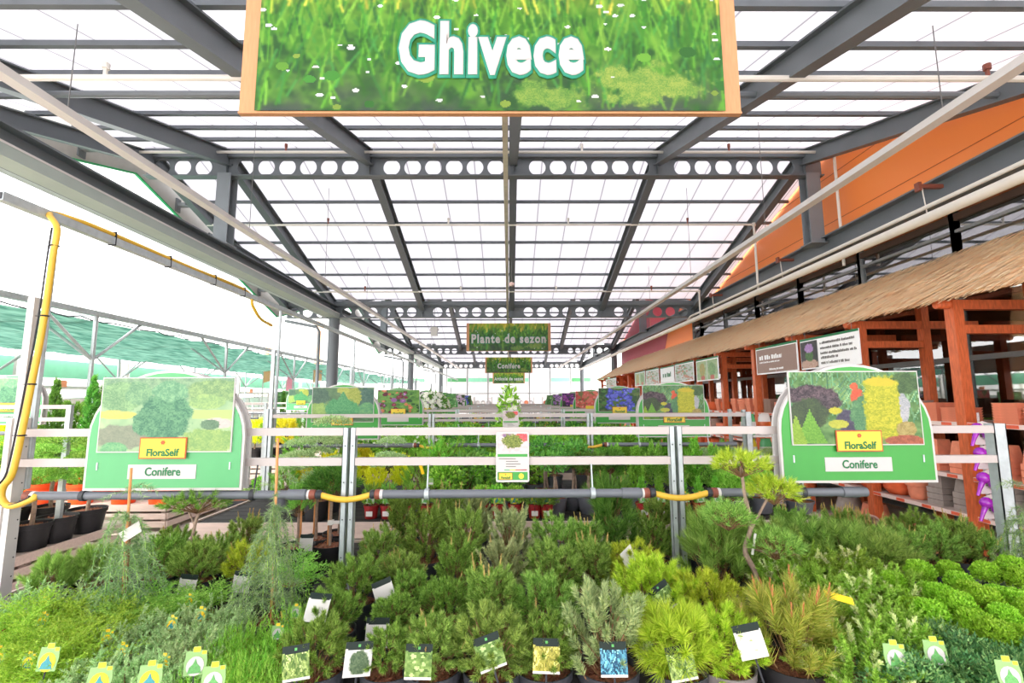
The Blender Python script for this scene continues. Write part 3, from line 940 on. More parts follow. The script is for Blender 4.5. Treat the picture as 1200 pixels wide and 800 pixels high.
PW, PH = 96, 66
PICS = {
    'garden': pic_garden(PW, PH), 'column': pic_column(PW, PH), 'conifers': pic_conifers(72, 50),
    'pansy': pic_flowers(54, 38, [(120, 40, 60), (150, 60, 84), (226, 150, 110), (176, 120, 180)], ((96, 150, 70), (150, 190, 100)), 52, 40, .07, 0, .8),
    'blue': pic_flowers(54, 38, [(100, 110, 220), (124, 134, 236), (84, 90, 190)], ((70, 90, 66), (120, 150, 80)), 53, 90, .06, .2, .85),
    'coral': pic_flowers(44, 30, [(240, 120, 106), (250, 150, 130), (226, 100, 100)], ((110, 140, 80), (196, 140, 100)), 54, 80, .09),
    'purple': pic_flowers(40, 28, [(150, 70, 160), (190, 100, 190), (120, 60, 140)], ((70, 60, 80), (100, 130, 80)), 55, 70, .09),
    'lilac': pic_flowers(40, 28, [(180, 140, 210), (206, 170, 226), (160, 110, 190)], ((80, 110, 70), (120, 150, 90)), 56, 70, .09),
    'white': pic_flowers(40, 28, [(236, 220, 236), (216, 190, 220), (250, 246, 246)], ((60, 76, 54), (110, 140, 80)), 57, 60, .08),
    'leafy': pic_flowers(40, 28, [(120, 180, 110), (150, 200, 130)], ((80, 140, 80), (130, 180, 110)), 58, 50, .09),
}
PMESH = {k: print_mesh(v, 1.0, .69, 'sign_picture') for k, v in PICS.items()}
LOGO_R = None


def flower_icon(s):
    w = MB()
    for k in range(6):
        a = PI * k / 3
        w.plate([(s * .55 * math.cos(a) + s * .42 * math.cos(b), s * .55 * math.sin(a) + s * .42 * math.sin(b)) for b in [2 * PI * j / 10 for j in range(10)]], -.0008 - .0001 * k, .001)
    return w


def brand_plate(t, w, h, loc):
    """yellow name plate: border, flower, lettering"""
    p = MB().b2((-w / 2, -.002, 0), (w / 2, .002, h)).build('name_plate', SIGN_O, t, False, loc)
    b = w * .025
    MB().b2((-w / 2 + b, -.0035, b), (w / 2 - b, 0, h - b)).build('yellow_field', SIGN_Y, p)
    letters('lettering', p, 'FloraSelf', h * .47, INK_G, (0, -.005, h * .14), bold=h * .016, sx=.92 * (w / h) / 2.2, extrude=.0006)
    o = flower_icon(h * .105).build('flower_mark', SIGN_O, p, False, (0, -.0055, h * .76))
    return p


def table_sign(label, x, y, z, s, pic, text, green=SIGN_G, two=True, group='green arched table signs', lettered=True):
    """arched green board with picture; origin at bottom centre"""
    t = thing('table_sign', label, 'sign', (x, y, z), 0, group, None, s)
    W, H = .86, .652

    def outline(g):
        pts = [(-W / 2 + g, g), (W / 2 - g, g)]
        for k in range(0, 19):
            a = PI * k / 18
            pts.append(((W / 2 - g) * math.cos(a), .285 + (H - .285 - g) * math.sin(a)))
        return pts
    MB().plate(outline(0), 0, .018).build('board', SIGN_W, t)
    MB().plate(outline(.014), -.003, 0).build('green_face', green, t)
    if two:
        MB().plate(outline(0), .062, .08).build('back_board', SIGN_W, t)
    pw = .72; ph = pw * .552
    MB().b2((-pw / 2 - .006, -.012, -.006), (pw / 2 + .006, -.003, ph + .006)).build('picture_frame', SIGN_W, t, False, (0, 0, H - .045 - ph))
    part('picture', PMESH[pic], t, (0, -.0135, H - .045 - ph), (0, 0, 0), (pw, 1, ph / .69))
    if lettered:
        brand_plate(t, .255, .115, (0, -.018, .170))
        p = MB().b2((-.19, -.006, 0), (.18, -.003, .076)).build('white_label', SIGN_W, t, False, (0, 0, .062))
        if text == '-': marks('lettering', p, -.15, -.004, .022, .28, .034, INK_G, int(x * 10 + y * 100))
        elif text: letters('lettering', p, text, .062, INK_G, (0, -.008, .018), bold=.0014, sx=.88, extrude=.0006)
    else:
        MB().b2((-.13, -.018, 0), (.13, -.012, .1)).build('name_plate', SIGN_Y, t, False, (0, 0, .17))
        MB().b2((-.15, -.008, 0), (.15, -.003, .05)).build('white_label', SIGN_W, t, False, (0, 0, .09))
    for sx in (-1, 1):
        MB().b2((-.004, -.006, -.02), (.004, -.003, .02)).build('clip', GALV, t, False, (sx * .36, 0, .13))
    return t
# ------------------------------------------------------------------ table rows: rail frames, irrigation pipes, tables, signs
ROWY = [2.78, 5.68, 8.5, 11.4, 14.3, 17.2, 20.1, 23.0]
ROWN = ['nearest', 'second', 'third', 'fourth', 'fifth', 'sixth', 'seventh', 'eighth']
PX = [-2.78, -.90, .945, 2.80]
ZT = .66


def post_mesh(z1, pair=True, holes=True):
    w = MB()
    for dx in ((-.021, .021) if pair else (0,)):
        w.mat(GALV)
        w.b2((dx - .015, -.02, .1), (dx + .015, -.017, z1)).b2((dx - .015, -.02, .1), (dx - .012, .02, z1)).b2((dx + .012, -.02, .1), (dx + .015, .02, z1))
        if holes:
            w.mat(DARKP)
            z = .9
            while z < z1 - .05:
                w.lathe([(0, 0), (.004, 0), (.004, .0015), (0, .0015)], 6, (dx, -.0215, z), rot=Matrix.Rotation(R(90), 3, 'X')); z += .2
    return w.mesh('post')


PM = post_mesh(1.60); PM2 = post_mesh(1.60, True, False)


def rail_frame(i):
    y = ROWY[i]
    t = thing('rail_frame', f'galvanised posts with two pale rails standing in the {ROWN[i]} plant table', 'frame', (0, y, 0), 0, 'rail frames over the plant tables')
    for k, x in enumerate(PX):
        if k == 0:
            w = MB().b2((-.040, -.03, .05), (-.010, .035, 1.66)).b2((.004, -.03, .05), (.035, .035, 1.66))
            w.b2((-.012, -.01, .1), (.006, .03, 1.64)).b2((-.022, -.012, 1.6), (.018, .018, 2.36))
            o = w.build('post', WHITE_M if i == 0 else GALV, t, False, (x, 0, 0))
            if i == 0:
                h = MB()
                for q in range(10):
                    h.lathe([(0, 0), (.004, 0), (.004, .0015), (0, .0015)], 6, (.0365, .02, .7 + q * .1), rot=Matrix.Rotation(R(90), 3, 'Y'))
                h.build('punched_holes', DARKP, o)
        elif k == 3 and i < 2:
            w = MB().b2((-.035, -.02, .05), (-.030, .04, 1.61)).b2((-.035, -.02, .05), (.035, -.014, 1.61)).b2((.030, -.02, .05), (.035, .04, 1.61))
            w.build('post', GALV, t, False, (x, 0, 0))
        else:
            part('post', PM if i < 3 else PM2, t, (x, 0, 0))
    for k in range(3):
        for z in (1.578, 1.412):
            hh = .021
            MB().b2((PX[k] + .03, -.019, z - hh), (PX[k + 1] - .03, .019, z + hh)).build('rail', RAIL_M, t)
    return t


def irrigation(i):
    y = ROWY[i] - .06
    z = 1.243
    t = thing('irrigation_pipe', f'grey watering pipe with yellow hose joints hung in the {ROWN[i]} row', 'pipe', (0, y, z), 0, 'watering pipes over the tables')
    X = [(-2.66, -1.10), (-.70, .74), (1.16, 2.66)] if i else [(-2.55, -1.10), (-.71, .73), (1.15, 1.94)]
    spans = [(-2.60, -1.10), (-.69, .73), (1.14, 1.94 if i == 0 else 1.55)]
    spans = [(-2.60, -1.10), (-.69, .73), (1.14, 1.95)] if i == 0 else [(-2.6, -1.10), (-.69, .73), (1.14, 2.62)]
    if i == 0: spans[2] = (1.16, 1.945)
    r = .023
    ends = []
    for a, b in spans:
        MB().tube([(a, 0, 0), (b, 0, 0)], r, 12).lathe([(r * 1.25, -.05), (r * 1.25, .05)], 12, (b - .06, 0, 0), rot=Matrix.Rotation(R(90), 3, 'Y')).build('grey_pipe', PIPE_G, t, True)
    for (a, b), (c, d) in zip(spans[:-1], spans[1:]):
        for xx, sg in ((b, 1), (c, -1)):
            w = MB()
            w.mat(WHITE_M).lathe([(.026, 0), (.026, .02)], 12, (xx + sg * (.02 if sg > 0 else .02) - (.02 if sg > 0 else 0), 0, 0), rot=Matrix.Rotation(R(90), 3, 'Y'))
            w.mat(COUPL).lathe([(.022, -.005), (.028, .0), (.028, .022), (.022, .03)], 12, (xx + (.012 if sg > 0 else -.04), 0, 0), rot=Matrix.Rotation(R(90), 3, 'Y'))
            w.mat(DARKP).lathe([(.022, 0), (.026, .01), (.02, .03)], 12, (xx + (.045 if sg > 0 else -.07), 0, 0), rot=Matrix.Rotation(R(90), 3, 'Y'))
            w.build('coupling', None, t, True)
        pts = [(b + .06 + (c - b - .12) * k / 10, -.0, -.028 * math.sin(PI * k / 10)) for k in range(11)]
        MB().tube(pts, .0165, 10).build('yellow_hose', HOSE, t, True)
    hx = (-2.32, -1.40, -.45, .46, 1.62) if i == 0 else (-2.2, -1.4, -.35, .46, 1.5, 2.3)
    for x in hx:
        w = MB().tube([(x, .03, .155), (x, 0, 0)], .005, 6).lathe([(r * 1.3, -.012), (r * 1.3, .012)], 12, (x, 0, 0), rot=Matrix.Rotation(R(90), 3, 'Y'))
        w.build('pipe_hanger', GALV if i else DARKP if x > 1.5 or x < -1.3 else GALV, t, True)
    if i == 0:
        # branch beyond the gap, ending in a cap near the right end post
        MB().lathe([(.0, -.02), (.026, -.015), (.026, .02), (0, .03)], 12, (1.95, 0, 0), rot=Matrix.Rotation(R(90), 3, 'Y')).build('end_cap', PIPE_G, t, True)
    return t


for i in range(8):
    rail_frame(i)
    if i < 5: irrigation(i)


TOP_SHADE = M_('table_top_painted_shade', (38, 35, 34), .8, 0, .25, 40)  # shade between the pots, put into the table top as a near-black colour


def plant_table(name_label, x0, x1, y0, y1, zt, legs=True, slats=14, group='slatted plant tables', edge=.12):
    t = thing('plant_table', name_label, 'table', ((x0 + x1) / 2, (y0 + y1) / 2, 0), 0, group)
    W = x1 - x0; D = y1 - y0
    w = MB()
    sw = D / slats
    for k in range(slats):
        w.b2((-W / 2, -D / 2 + k * sw + .006, zt - .022), (W / 2, -D / 2 + (k + 1) * sw - .006, zt))
    w.build('slat_top', TOP_SHADE if edge < .2 else WOOD_P, t)
    zs = [(zt - edge, zt + .015)] if edge < .2 else [(zt - .055, zt + .03), (zt - .16, zt - .085), (zt - .265, zt - .19)]
    for z0, z1 in zs:
        for q, p0, p1 in (('front_board', (-W / 2, -D / 2 - .02, z0), (W / 2, -D / 2, z1)), ('back_board', (-W / 2, D / 2, z0), (W / 2, D / 2 + .02, z1)),
                          ('side_board', (-W / 2 - .02, -D / 2, z0), (-W / 2, D / 2, z1)), ('side_board', (W / 2, -D / 2, z0), (W / 2 + .02, D / 2, z1))):
            MB().b2(p0, p1).build(q, WOOD_P, t)
    for sx in (-1, 1):
        for yy in (-D / 2 + .06, 0, D / 2 - .06):
            MB().b2((sx * (W / 2 - .06) - .03, yy - .03, 0), (sx * (W / 2 - .06) + .03, yy + .03, zt - .022)).build('leg', WOOD_P, t)
    return t


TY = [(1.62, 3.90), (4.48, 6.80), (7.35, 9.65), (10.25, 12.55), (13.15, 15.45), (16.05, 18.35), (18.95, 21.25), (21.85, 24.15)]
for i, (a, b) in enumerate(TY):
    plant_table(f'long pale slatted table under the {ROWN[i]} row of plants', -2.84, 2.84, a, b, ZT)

# signs on the rails
G0 = SIGN_G
table_sign('large faded green sign with misty garden picture lettered Conifere', -1.885, 2.70, 1.272, 1, 'garden', 'Conifere', SIGN_GL)
table_sign('large bright green sign with yellow column bush picture lettered Conifere', 1.93, 2.70, 1.295, 1, 'column', 'Conifere')
table_sign('green sign of a round blue-green conifer in the second row', -1.955, 5.735, 1.30, 1, 'conifers', '-', SIGN_G)
table_sign('green sign with yellow column bush picture in the second row', 1.95, 5.735, 1.315, 1, 'column', None)
table_sign('green sign of dark red flowers in the third row', -1.92, 8.45, 1.33, 1, 'pansy', '-', lettered=True)
table_sign('green sign of blue hydrangea-like flowers in the third row', 1.93, 8.45, 1.35, 1, 'blue', '-', lettered=True)
for i, (pl, pr, ll, lr) in enumerate((('white', 'coral', 'pale lilac blossom', 'coral red blossom'), ('leafy', 'purple', 'light green leaves', 'deep purple blossom'), ('white', 'lilac', 'white blossom', 'pale lilac blossom'), ('blue', 'leafy', 'blue blossom', 'light green leaves'))):
    y = ROWY[3 + i] - .05
    table_sign(f'small distant green sign of {ll} on the left in the {ROWN[3+i]} row', -1.92, y, 1.35, 1, pl, None, lettered=False, two=False)
    table_sign(f'small distant green sign of {lr} on the right in the {ROWN[3+i]} row', 1.93, y, 1.35, 1, pr, None, lettered=False, two=False)


# plant information cards on the rails
def pic_card(w, h):
    im = Img(w, h, (222, 206, 204), (238, 226, 226), 6, 61)
    im.blob(.82, .8, .26, .22, (240, 90, 100), (250, 130, 130), 8).blob(.3, .92, .16, .1, (150, 120, 160), (180, 150, 170), 6)
    im.blob(.5, .6, .34, .36, (110, 126, 50), (166, 176, 90), 16, .15, .4)
    return im


def info_card(label, x, y, z, s=1.0):
    t = thing('plant_info_card', label, 'card', (x, y, z), 0, 'plant information cards on the rails', None, s)
    W, H = .185, .275
    w = MB()
    pts = []
    for cx, cz, a0 in ((W / 2 - .01, .01, -90), (W / 2 - .01, H - .01, 0), (-W / 2 + .01, H - .01, 90), (-W / 2 + .01, .01, 180)):
        for k in range(5):
            a = R(a0 + 90 * k / 4); pts.append((cx + .01 * math.cos(a), cz + .01 * math.sin(a)))
    w.plate(pts, 0, .004).build('card', SIGN_W, t)
    part('photo', print_mesh(pic_card(28, 18), W * .9, .105), t, (0, -.001, H - .115))
    MB().b2((-W * .45, -.002, .138), (W * .45, 0, .153)).build('green_band', SIGN_G, t)
    w = MB()
    for k in range(4): w.b2((-W * (.42 if k == 0 else .2), -.002, .125 - k * .014), (W * (.1 + .07 * (k % 3)), 0, .129 - k * .014))
    w.build('printed_lines', INK_B, t)
    for k, c in enumerate((SIGN_GL, SIGN_Y, SIGN_O, POT_R)):
        MB().b2((-W * .25 + k * W * .17, -.002, .064), (-W * .25 + (k + 1) * W * .17, 0, .069)).build('colour_bar', c, t)
    MB().b2((-W * .45, -.002, .012), (W * .45, 0, .055)).build('green_footer', SIGN_G, t)
    brand_plate(t, .075, .036, (-W * .21, -.004, .015))
    MB().lathe([(0, 0), (.015, 0), (.015, .002), (0, .002)], 16, (W * .26, -.002, .033), rot=Matrix.Rotation(R(90), 3, 'X')).build('round_mark', SIGN_Y, t)
    return t


info_card('white plant card with red flower photo on the nearest rails', .02, 2.745, 1.30)
info_card('small plant card on the second row, above the nearest card', .02, 5.64, 1.36)
info_card('distant plant card on the third row rail', .05, 8.46, 1.38)

# upper left irrigation tube and its hose
tb = thing('overhead_tube', 'pale square tube along the table ends carrying a yellow hose', 'tube', (-2.755, 0, 2.86))
MB().b2((-.025, 2.5, -.025), (.025, 26, .025)).mat(DARKP).b2((-.018, 2.497, -.018), (.018, 2.4995, .018)).mesh
w = MB(); w.mat(GALV).b2((-.025, 2.5, -.025), (.025, 26, .025)); w.mat(DARKP).b2((-.018, 2.497, -.018), (.018, 2.4995, .018))
w.build('tube', None, tb)
for i, y in enumerate(ROWY):
    MB().tube([(-.0, y + .06, .0), (-.0, y + .06, -1.6)], .018, 8).build('upright', GALV, tb, True)
hz = thing('yellow_hose', 'thick yellow hose looping from the pipe up the left post and along the tube', 'hose', (0, 0, 0))
HP = [(41, 583), (22, 591), (9, 592), (2, 583), (4, 570), (15, 553), (27, 500), (37, 450), (47, 400), (55, 350), (62, 300), (67, 268)]
P0 = [(-2.60, 2.72, 1.243)] + [tuple(atY(a, b, 2.70)) for a, b in HP] + [(-2.745, 2.78, 2.87), (-2.75, 2.95, 2.897), (-2.75, 3.2, 2.905)]


def smooth_pts(P, n=6):
    P = [Vector(p) for p in P]; out = []
    for i in range(len(P) - 1):
        p0, p1, p2, p3 = P[max(i - 1, 0)], P[i], P[i + 1], P[min(i + 2, len(P) - 1)]
        for k in range(n):
            t = k / n
            out.append(.5 * ((2 * p1) + (p2 - p0) * t + (2 * p0 - 5 * p1 + 4 * p2 - p3) * t * t + (3 * p1 - p0 - 3 * p2 + p3) * t ** 3))
    return out + [P[-1]]


MB().tube(smooth_pts(P0 + [(-2.75, 4.0, 2.9), (-2.75, 4.95, 2.9), tuple(atY(296, 358, 5.1)), tuple(atY(305, 373, 5.3)), tuple(atY(318, 381, 5.62))]), .0165, 10).build('hose', HOSE, hz, True)
MB().tube(smooth_pts([(x - .022, y - .01, z + .004) for x, y, z in P0[:13]]), .005, 6).build('black_cable', BLACK, hz, True)
for x, y, z in [tuple(atY(a, b, 2.70)) for a, b in ((25, 510), (37, 450), (52, 370), (64, 288))]:
    MB().lathe([(.02, -.004), (.022, 0), (.02, .004)], 10, (x, y, z)).b2((x - .05, y - .002, z - .002), (x + .03, y + .002, z + .002)).build('cable_tie', BLACK, hz, True)
for y in (3.25, 3.8, 4.4, 4.9):
    MB().b2((-2.782, y - .004, 2.828), (-2.728, y + .004, 2.926)).build('cable_tie', BLACK, hz)
w = MB()
w.mat(COUPL).lathe([(.022, 0), (.028, .005), (.028, .03), (.022, .04)], 12, (-2.64, 2.72, 1.243), rot=Matrix.Rotation(R(90), 3, 'Y'))
w.mat(WHITE_M).lathe([(.025, 0), (.025, .02)], 12, (-2.60, 2.72, 1.243), rot=Matrix.Rotation(R(90), 3, 'Y'))
w.build('coupling', None, hz, True)
# ------------------------------------------------------------------ foliage generators (triangles per needle or leaf)
def unit(a):
    return a / np.maximum(np.linalg.norm(a, axis=-1, keepdims=True), 1e-9)


def rperp(ax, r):
    v = r.normal(size=ax.shape)
    v -= ax * (v * ax).sum(-1, keepdims=True)
    return unit(v)


def needles(b, t, n, ln, wd, ang=50, tipang=22, r=None, flat=False, jitter=.25, t0=.05):
    """b, t: (k,3) ends of shoots -> (k*n,3,3) triangles"""
    k = len(b)
    b = np.repeat(b, n, 0); t = np.repeat(t, n, 0)
    u = t0 + (1 - t0) * r.random(k * n)
    ax = unit(t - b)
    p = b + (t - b) * u[:, None]
    if flat:
        up = np.array([[0, 0, 1.0]])
        side = unit(np.cross(ax, np.broadcast_to(up, ax.shape)))
        s = np.where(r.random(k * n) < .5, 1, -1)[:, None]
        pe = unit(side * s + rperp(ax, r) * .35 + np.array([[0, 0, .25]]))
    else:
        pe = rperp(ax, r)
    a = np.radians(ang + (tipang - ang) * u ** 2 + r.normal(size=k * n) * 8)[:, None]
    d = unit(ax * np.cos(a) + pe * np.sin(a))
    L = (ln * (1 - jitter + 2 * jitter * r.random(k * n)))[:, None]
    e = p + d * L
    w = unit(np.cross(d, rperp(d, r))) * wd * .5
    return np.stack([p - w, p + w, e], 1)


def sticks(b, t, w, r):
    """thin three sided twig per shoot"""
    ax = unit(t - b); q = rperp(ax, r); s = np.cross(ax, q)
    out = []
    for a in range(3):
        c0 = q * math.cos(a * 2.094) + s * math.sin(a * 2.094); c1 = q * math.cos((a + 1) * 2.094) + s * math.sin((a + 1) * 2.094)
        out.append(np.stack([b + c0 * w, b + c1 * w, t], 1))
    return np.concatenate(out)


def dome(k, r, lo=-.25, hi=1.0):
    """k directions over a dome, golden spiral with jitter"""
    i = np.arange(k) + .5
    z = lo + (hi - lo) * i / k
    ph = i * 2.39996 + r.normal(size=k) * .2
    q = np.sqrt(np.maximum(0, 1 - z * z))
    return unit(np.stack([q * np.cos(ph), q * np.sin(ph), z], 1) + r.normal(size=(k, 3)) * .07)


class Fol:
    def __init__(s, seed):
        s.r = np.random.default_rng(seed); s.t = []; s.m = []; s.mats = []

    def add(s, tris, mat):
        if mat not in s.mats: s.mats.append(mat)
        s.t.append(tris); s.m.append(np.full(len(tris), s.mats.index(mat)))
        return s

    def mesh(s, name='foliage'):
        return tri_mesh(name, np.concatenate(s.t), np.concatenate(s.m), s.mats)


def LMk(n, cols, *a, **k):
    cols = [tuple(min(255, v * q + 2) for v, q in zip(c, (1.15, 1.10, 1.0))) for c in cols]
    return leafmat(n, cols, *a, **k)


LM = {
    'mugo': LMk('needles_dark_green', [(78, 116, 50), (114, 154, 70), (156, 194, 100)]),
    'pine': LMk('needles_mid_green', [(92, 132, 62), (130, 168, 86), (170, 204, 116)]),
    'blue': LMk('needles_blue_grey', [(116, 142, 104), (150, 170, 128), (184, 196, 154)]),
    'lime': LMk('needles_yellow_green', [(128, 164, 44), (164, 194, 62), (200, 220, 92)]),
    'black': LMk('needles_deep_green', [(62, 106, 44), (86, 134, 58), (124, 166, 80)]),
    'rust': LMk('needles_olive', [(120, 140, 56), (152, 166, 76), (186, 184, 104)]),
    'fir': LMk('fir_needles', [(112, 154, 58), (142, 182, 78), (170, 206, 104)]),
    'firw': LMk('fir_needles_silver', [(176, 200, 146), (204, 220, 178), (224, 234, 206)]),
    'globe': LMk('bright_green_scales', [(96, 150, 32), (124, 178, 46), (156, 204, 74)], hue=.02, trans=.06),
    'hinoki': LMk('blue_green_scales', [(58, 106, 66), (84, 134, 84), (134, 174, 114)], trans=.2),
    'juni': LMk('juniper_grey_green', [(126, 165, 121), (157, 193, 149), (193, 218, 180)]),
    'juniy': LMk('juniper_yellow_green', [(110, 156, 48), (142, 182, 64), (180, 208, 94)]),
    'junig': LMk('juniper_green', [(95, 153, 64), (127, 183, 83), (169, 213, 115)]),
    'heath': LMk('fine_fresh_green', [(95, 161, 56), (127, 189, 75), (164, 216, 107)]),
    'cedar': LMk('cedar_blue_green', [(96, 134, 102), (124, 160, 124), (160, 188, 152)]),
    'shrub': LMk('broad_green_leaves', [(93, 158, 55), (129, 192, 74), (180, 230, 110)], .4),
    'shrubd': LMk('dark_broad_leaves', [(65, 122, 57), (92, 152, 70), (130, 187, 95)], .35),
    'yellow': LMk('golden_scales', [(190, 206, 36), (216, 224, 60), (232, 236, 104)]),
    'candle': LMk('pale_candles', [(150, 140, 90), (176, 160, 108), (196, 180, 130)]),
    'rustc': LMk('brown_buds', [(160, 104, 74), (182, 128, 94), (200, 150, 114)]),
    'flower_p': LMk('pink_petals', [(230, 70, 120), (240, 110, 150), (248, 150, 180)]),
    'flower_w': LMk('white_petals', [(236, 230, 232), (246, 244, 244), (250, 236, 240)]),
    'flower_r': LMk('red_petals', [(220, 50, 60), (236, 80, 80), (244, 120, 110)]),
    'flower_y': LMk('yellow_petals', [(244, 204, 50), (250, 218, 80), (252, 230, 120)]),
    'flower_v': LMk('violet_petals', [(150, 96, 206), (170, 126, 220), (190, 154, 232)]),
}


def f_pine(seed, mat, R_=.15, H=.16, k=120, sl=.055, nl=.03, nn=46, nw=.0030, up=.45, inner=True, candles=0, cmat='candle', stretch=1.0, ang=52, z0=.06, lo=-.12):
    f = Fol(seed); r = f.r
    d = dome(k, r, lo)
    rad = np.stack([np.full(k, R_), np.full(k, R_), np.full(k, H)], 1) * (.72 + .34 * r.random((k, 1)))
    b = d * rad * np.array([[1, 1, stretch]]) * .82; b[:, 2] += z0
    dirv = unit(d + np.array([[0, 0, up]]) + r.normal(size=(k, 3)) * .14)
    L = sl * (.7 + .6 * r.random((k, 1)))
    t = b + dirv * L
    f.add(needles(b, t, nn, nl, nw, ang, 24, r, t0=.34), LM[mat])
    f.add(sticks(b - dirv * .02, t, .0022, r), TWIG)
    if inner:
        k2 = k // 2
        d2 = dome(k2, r, -.5)
        b2 = d2 * np.array([[R_, R_, H * stretch]]) * .42; b2[:, 2] += z0
        t2 = b2 + unit(d2 + np.array([[0, 0, .4]])) * sl * 1.1
        f.add(needles(b2, t2, nn, nl * 1.1, nw * 1.2, ang, 25, r), LM[mat])
    o = np.zeros((k // 2, 3)); o[:, 2] = -.04
    f.add(sticks(o, b[::2][:len(o)], .004, r), TWIG)
    if candles:
        s = r.choice(k, min(candles, k), False)
        s = s[d[s][:, 2] > .1]
        cb = t[s] - dirv[s] * .01; ct = t[s] + unit(dirv[s] + np.array([[0, 0, 1.2]])) * .035
        f.add(needles(cb, ct, 26, .010, .004, 35, 10, r), LM[cmat])
        f.add(sticks(cb, ct, .004, r), LM[cmat])
    return f.mesh()


def f_upright(seed, mat, H=.34, R_=.15, k=46, nl=.045, nn=80, nw=.003, sl=.12, candles=0, ang=40, cmat='candle', taper=.6):
    """several upright leaders, long bottle-brush shoots"""
    f = Fol(seed); r = f.r
    z = H * (.05 + .8 * r.random(k)); ph = r.random(k) * 2 * PI
    rr = R_ * (1 - taper * z / H) * np.sqrt(r.random(k)) * .8
    b = np.stack([rr * np.cos(ph), rr * np.sin(ph), z], 1)
    out = np.stack([np.cos(ph), np.sin(ph), np.zeros(k)], 1)
    dv = unit(out * (.55 - .3 * z / H)[:, None] + np.array([[0, 0, .8]]) + r.normal(size=(k, 3)) * .15)
    t = b + dv * (sl * (.7 + .5 * r.random((k, 1))))
    f.add(needles(b, t, nn, nl, nw, ang, 24, r, t0=.2), LM[mat])
    f.add(sticks(np.stack([b[:, 0] * .3, b[:, 1] * .3, np.maximum(b[:, 2] - .1, -.04)], 1), b, .004, r), TWIG)
    f.add(sticks(b, t, .003, r), TWIG)
    if candles:
        s = np.argsort(-t[:, 2])[:candles]
        ct = t[s] + unit(dv[s] + np.array([[0, 0, 1.5]])) * .045
        f.add(needles(t[s] - dv[s] * .01, ct, 34, .012, .0045, 30, 10, r), LM[cmat])
        f.add(sticks(t[s], ct, .005, r), LM[cmat])
    return f.mesh()


def f_fir(seed, R_=.17, H=.15, k=80):
    f = Fol(seed); r = f.r
    d = dome(k, r, -.05, .95)
    b = d * np.array([[R_, R_, H]]) * (.30 + .6 * r.random((k, 1)))
    dv = unit(np.stack([d[:, 0], d[:, 1], d[:, 2] * .5 + .42], 1) + r.normal(size=(k, 3)) * .14)
    t = b + dv * (.085 * (.75 + .5 * r.random((k, 1))))
    w = r.random(k) < .28
    f.add(needles(b[~w], t[~w], 150, .0145, .0062, 64, 30, r, t0=0), LM['fir'])
    f.add(needles(b[w], t[w], 150, .0145, .0062, 64, 30, r, t0=0), LM['firw'])
    k2 = k
    i = r.integers(0, k, k2)
    b2 = b[i] + (t[i] - b[i]) * .25; t2 = b2 + unit(dv[i] + r.normal(size=(k2, 3)) * .55) * .06
    f.add(needles(b2, t2, 110, .014, .0062, 62, 30, r, t0=0), LM['fir'])
    f.add(sticks(b - dv * .05, t, .003, r), TWIG)
    return f.mesh()


def f_globe(seed, mat='globe', R_=.105, n=5200, ln=.020, wd=.0085, lumps=.06, squash=.92, z0=.085, core=True):
    """tight ball of small upright scale sprays"""
    f = Fol(seed); r = f.r
    d = unit(r.normal(size=(n, 3)))
    d = d[d[:, 2] > -.55]; n = len(d)
    lob = 1 + lumps * np.sin(d[:, 0] * 9 + seed) * np.sin(d[:, 1] * 9 + 2) + lumps * np.sin(d[:, 2] * 11)
    p = d * (R_ * lob * (.80 + .2 * np.sqrt(r.random(n))))[:, None] * np.array([[1, 1, squash]]); p[:, 2] += z0
    dv = unit(d * .45 + np.array([[0, 0, .5]]) + r.normal(size=(n, 3)) * .3)
    e = p + dv * (ln * (.7 + .6 * r.random(n)))[:, None]
    w = unit(np.cross(dv, d + r.normal(size=d.shape) * .25)) * wd * .5
    m = (p + e) / 2
    f.add(np.concatenate([np.stack([p, m - w, e], 1), np.stack([p, e, m + w], 1)]), LM[mat])
    return f.mesh()


def f_fans(seed, mat='hinoki', R_=.12, H=.13, k=60, n=70):
    """layered shell fans of a dwarf hinoki"""
    f = Fol(seed); r = f.r
    d = dome(k, r, -.2)
    c = d * np.array([[R_, R_, H]]) * (.6 + .3 * r.random((k, 1))); c[:, 2] += .05
    T = []
    for i in range(k):
        ax = unit(d[i] + np.array([0, 0, .5]) + r.normal(size=3) * .2)
        sd = unit(np.cross(ax, r.normal(size=3)))
        a = (r.random(n) - .5) * 2.6; q = .012 + .045 * r.random(n)
        nr = np.cross(ax, sd)
        p = c[i] + (ax[None] * np.cos(a)[:, None] + sd[None] * np.sin(a)[:, None]) * q[:, None] + nr[None] * (.014 * (a ** 2))[:, None]
        dv = unit(ax[None] * np.cos(a)[:, None] + sd[None] * np.sin(a)[:, None] + r.normal(size=(n, 3)) * .35)
        e = p + dv * .014
        w = unit(np.cross(dv, np.broadcast_to(nr, dv.shape))) * .0035
        T.append(np.stack([p - w, p + w, e], 1))
    f.add(np.concatenate(T), LM[mat])
    return f.mesh()


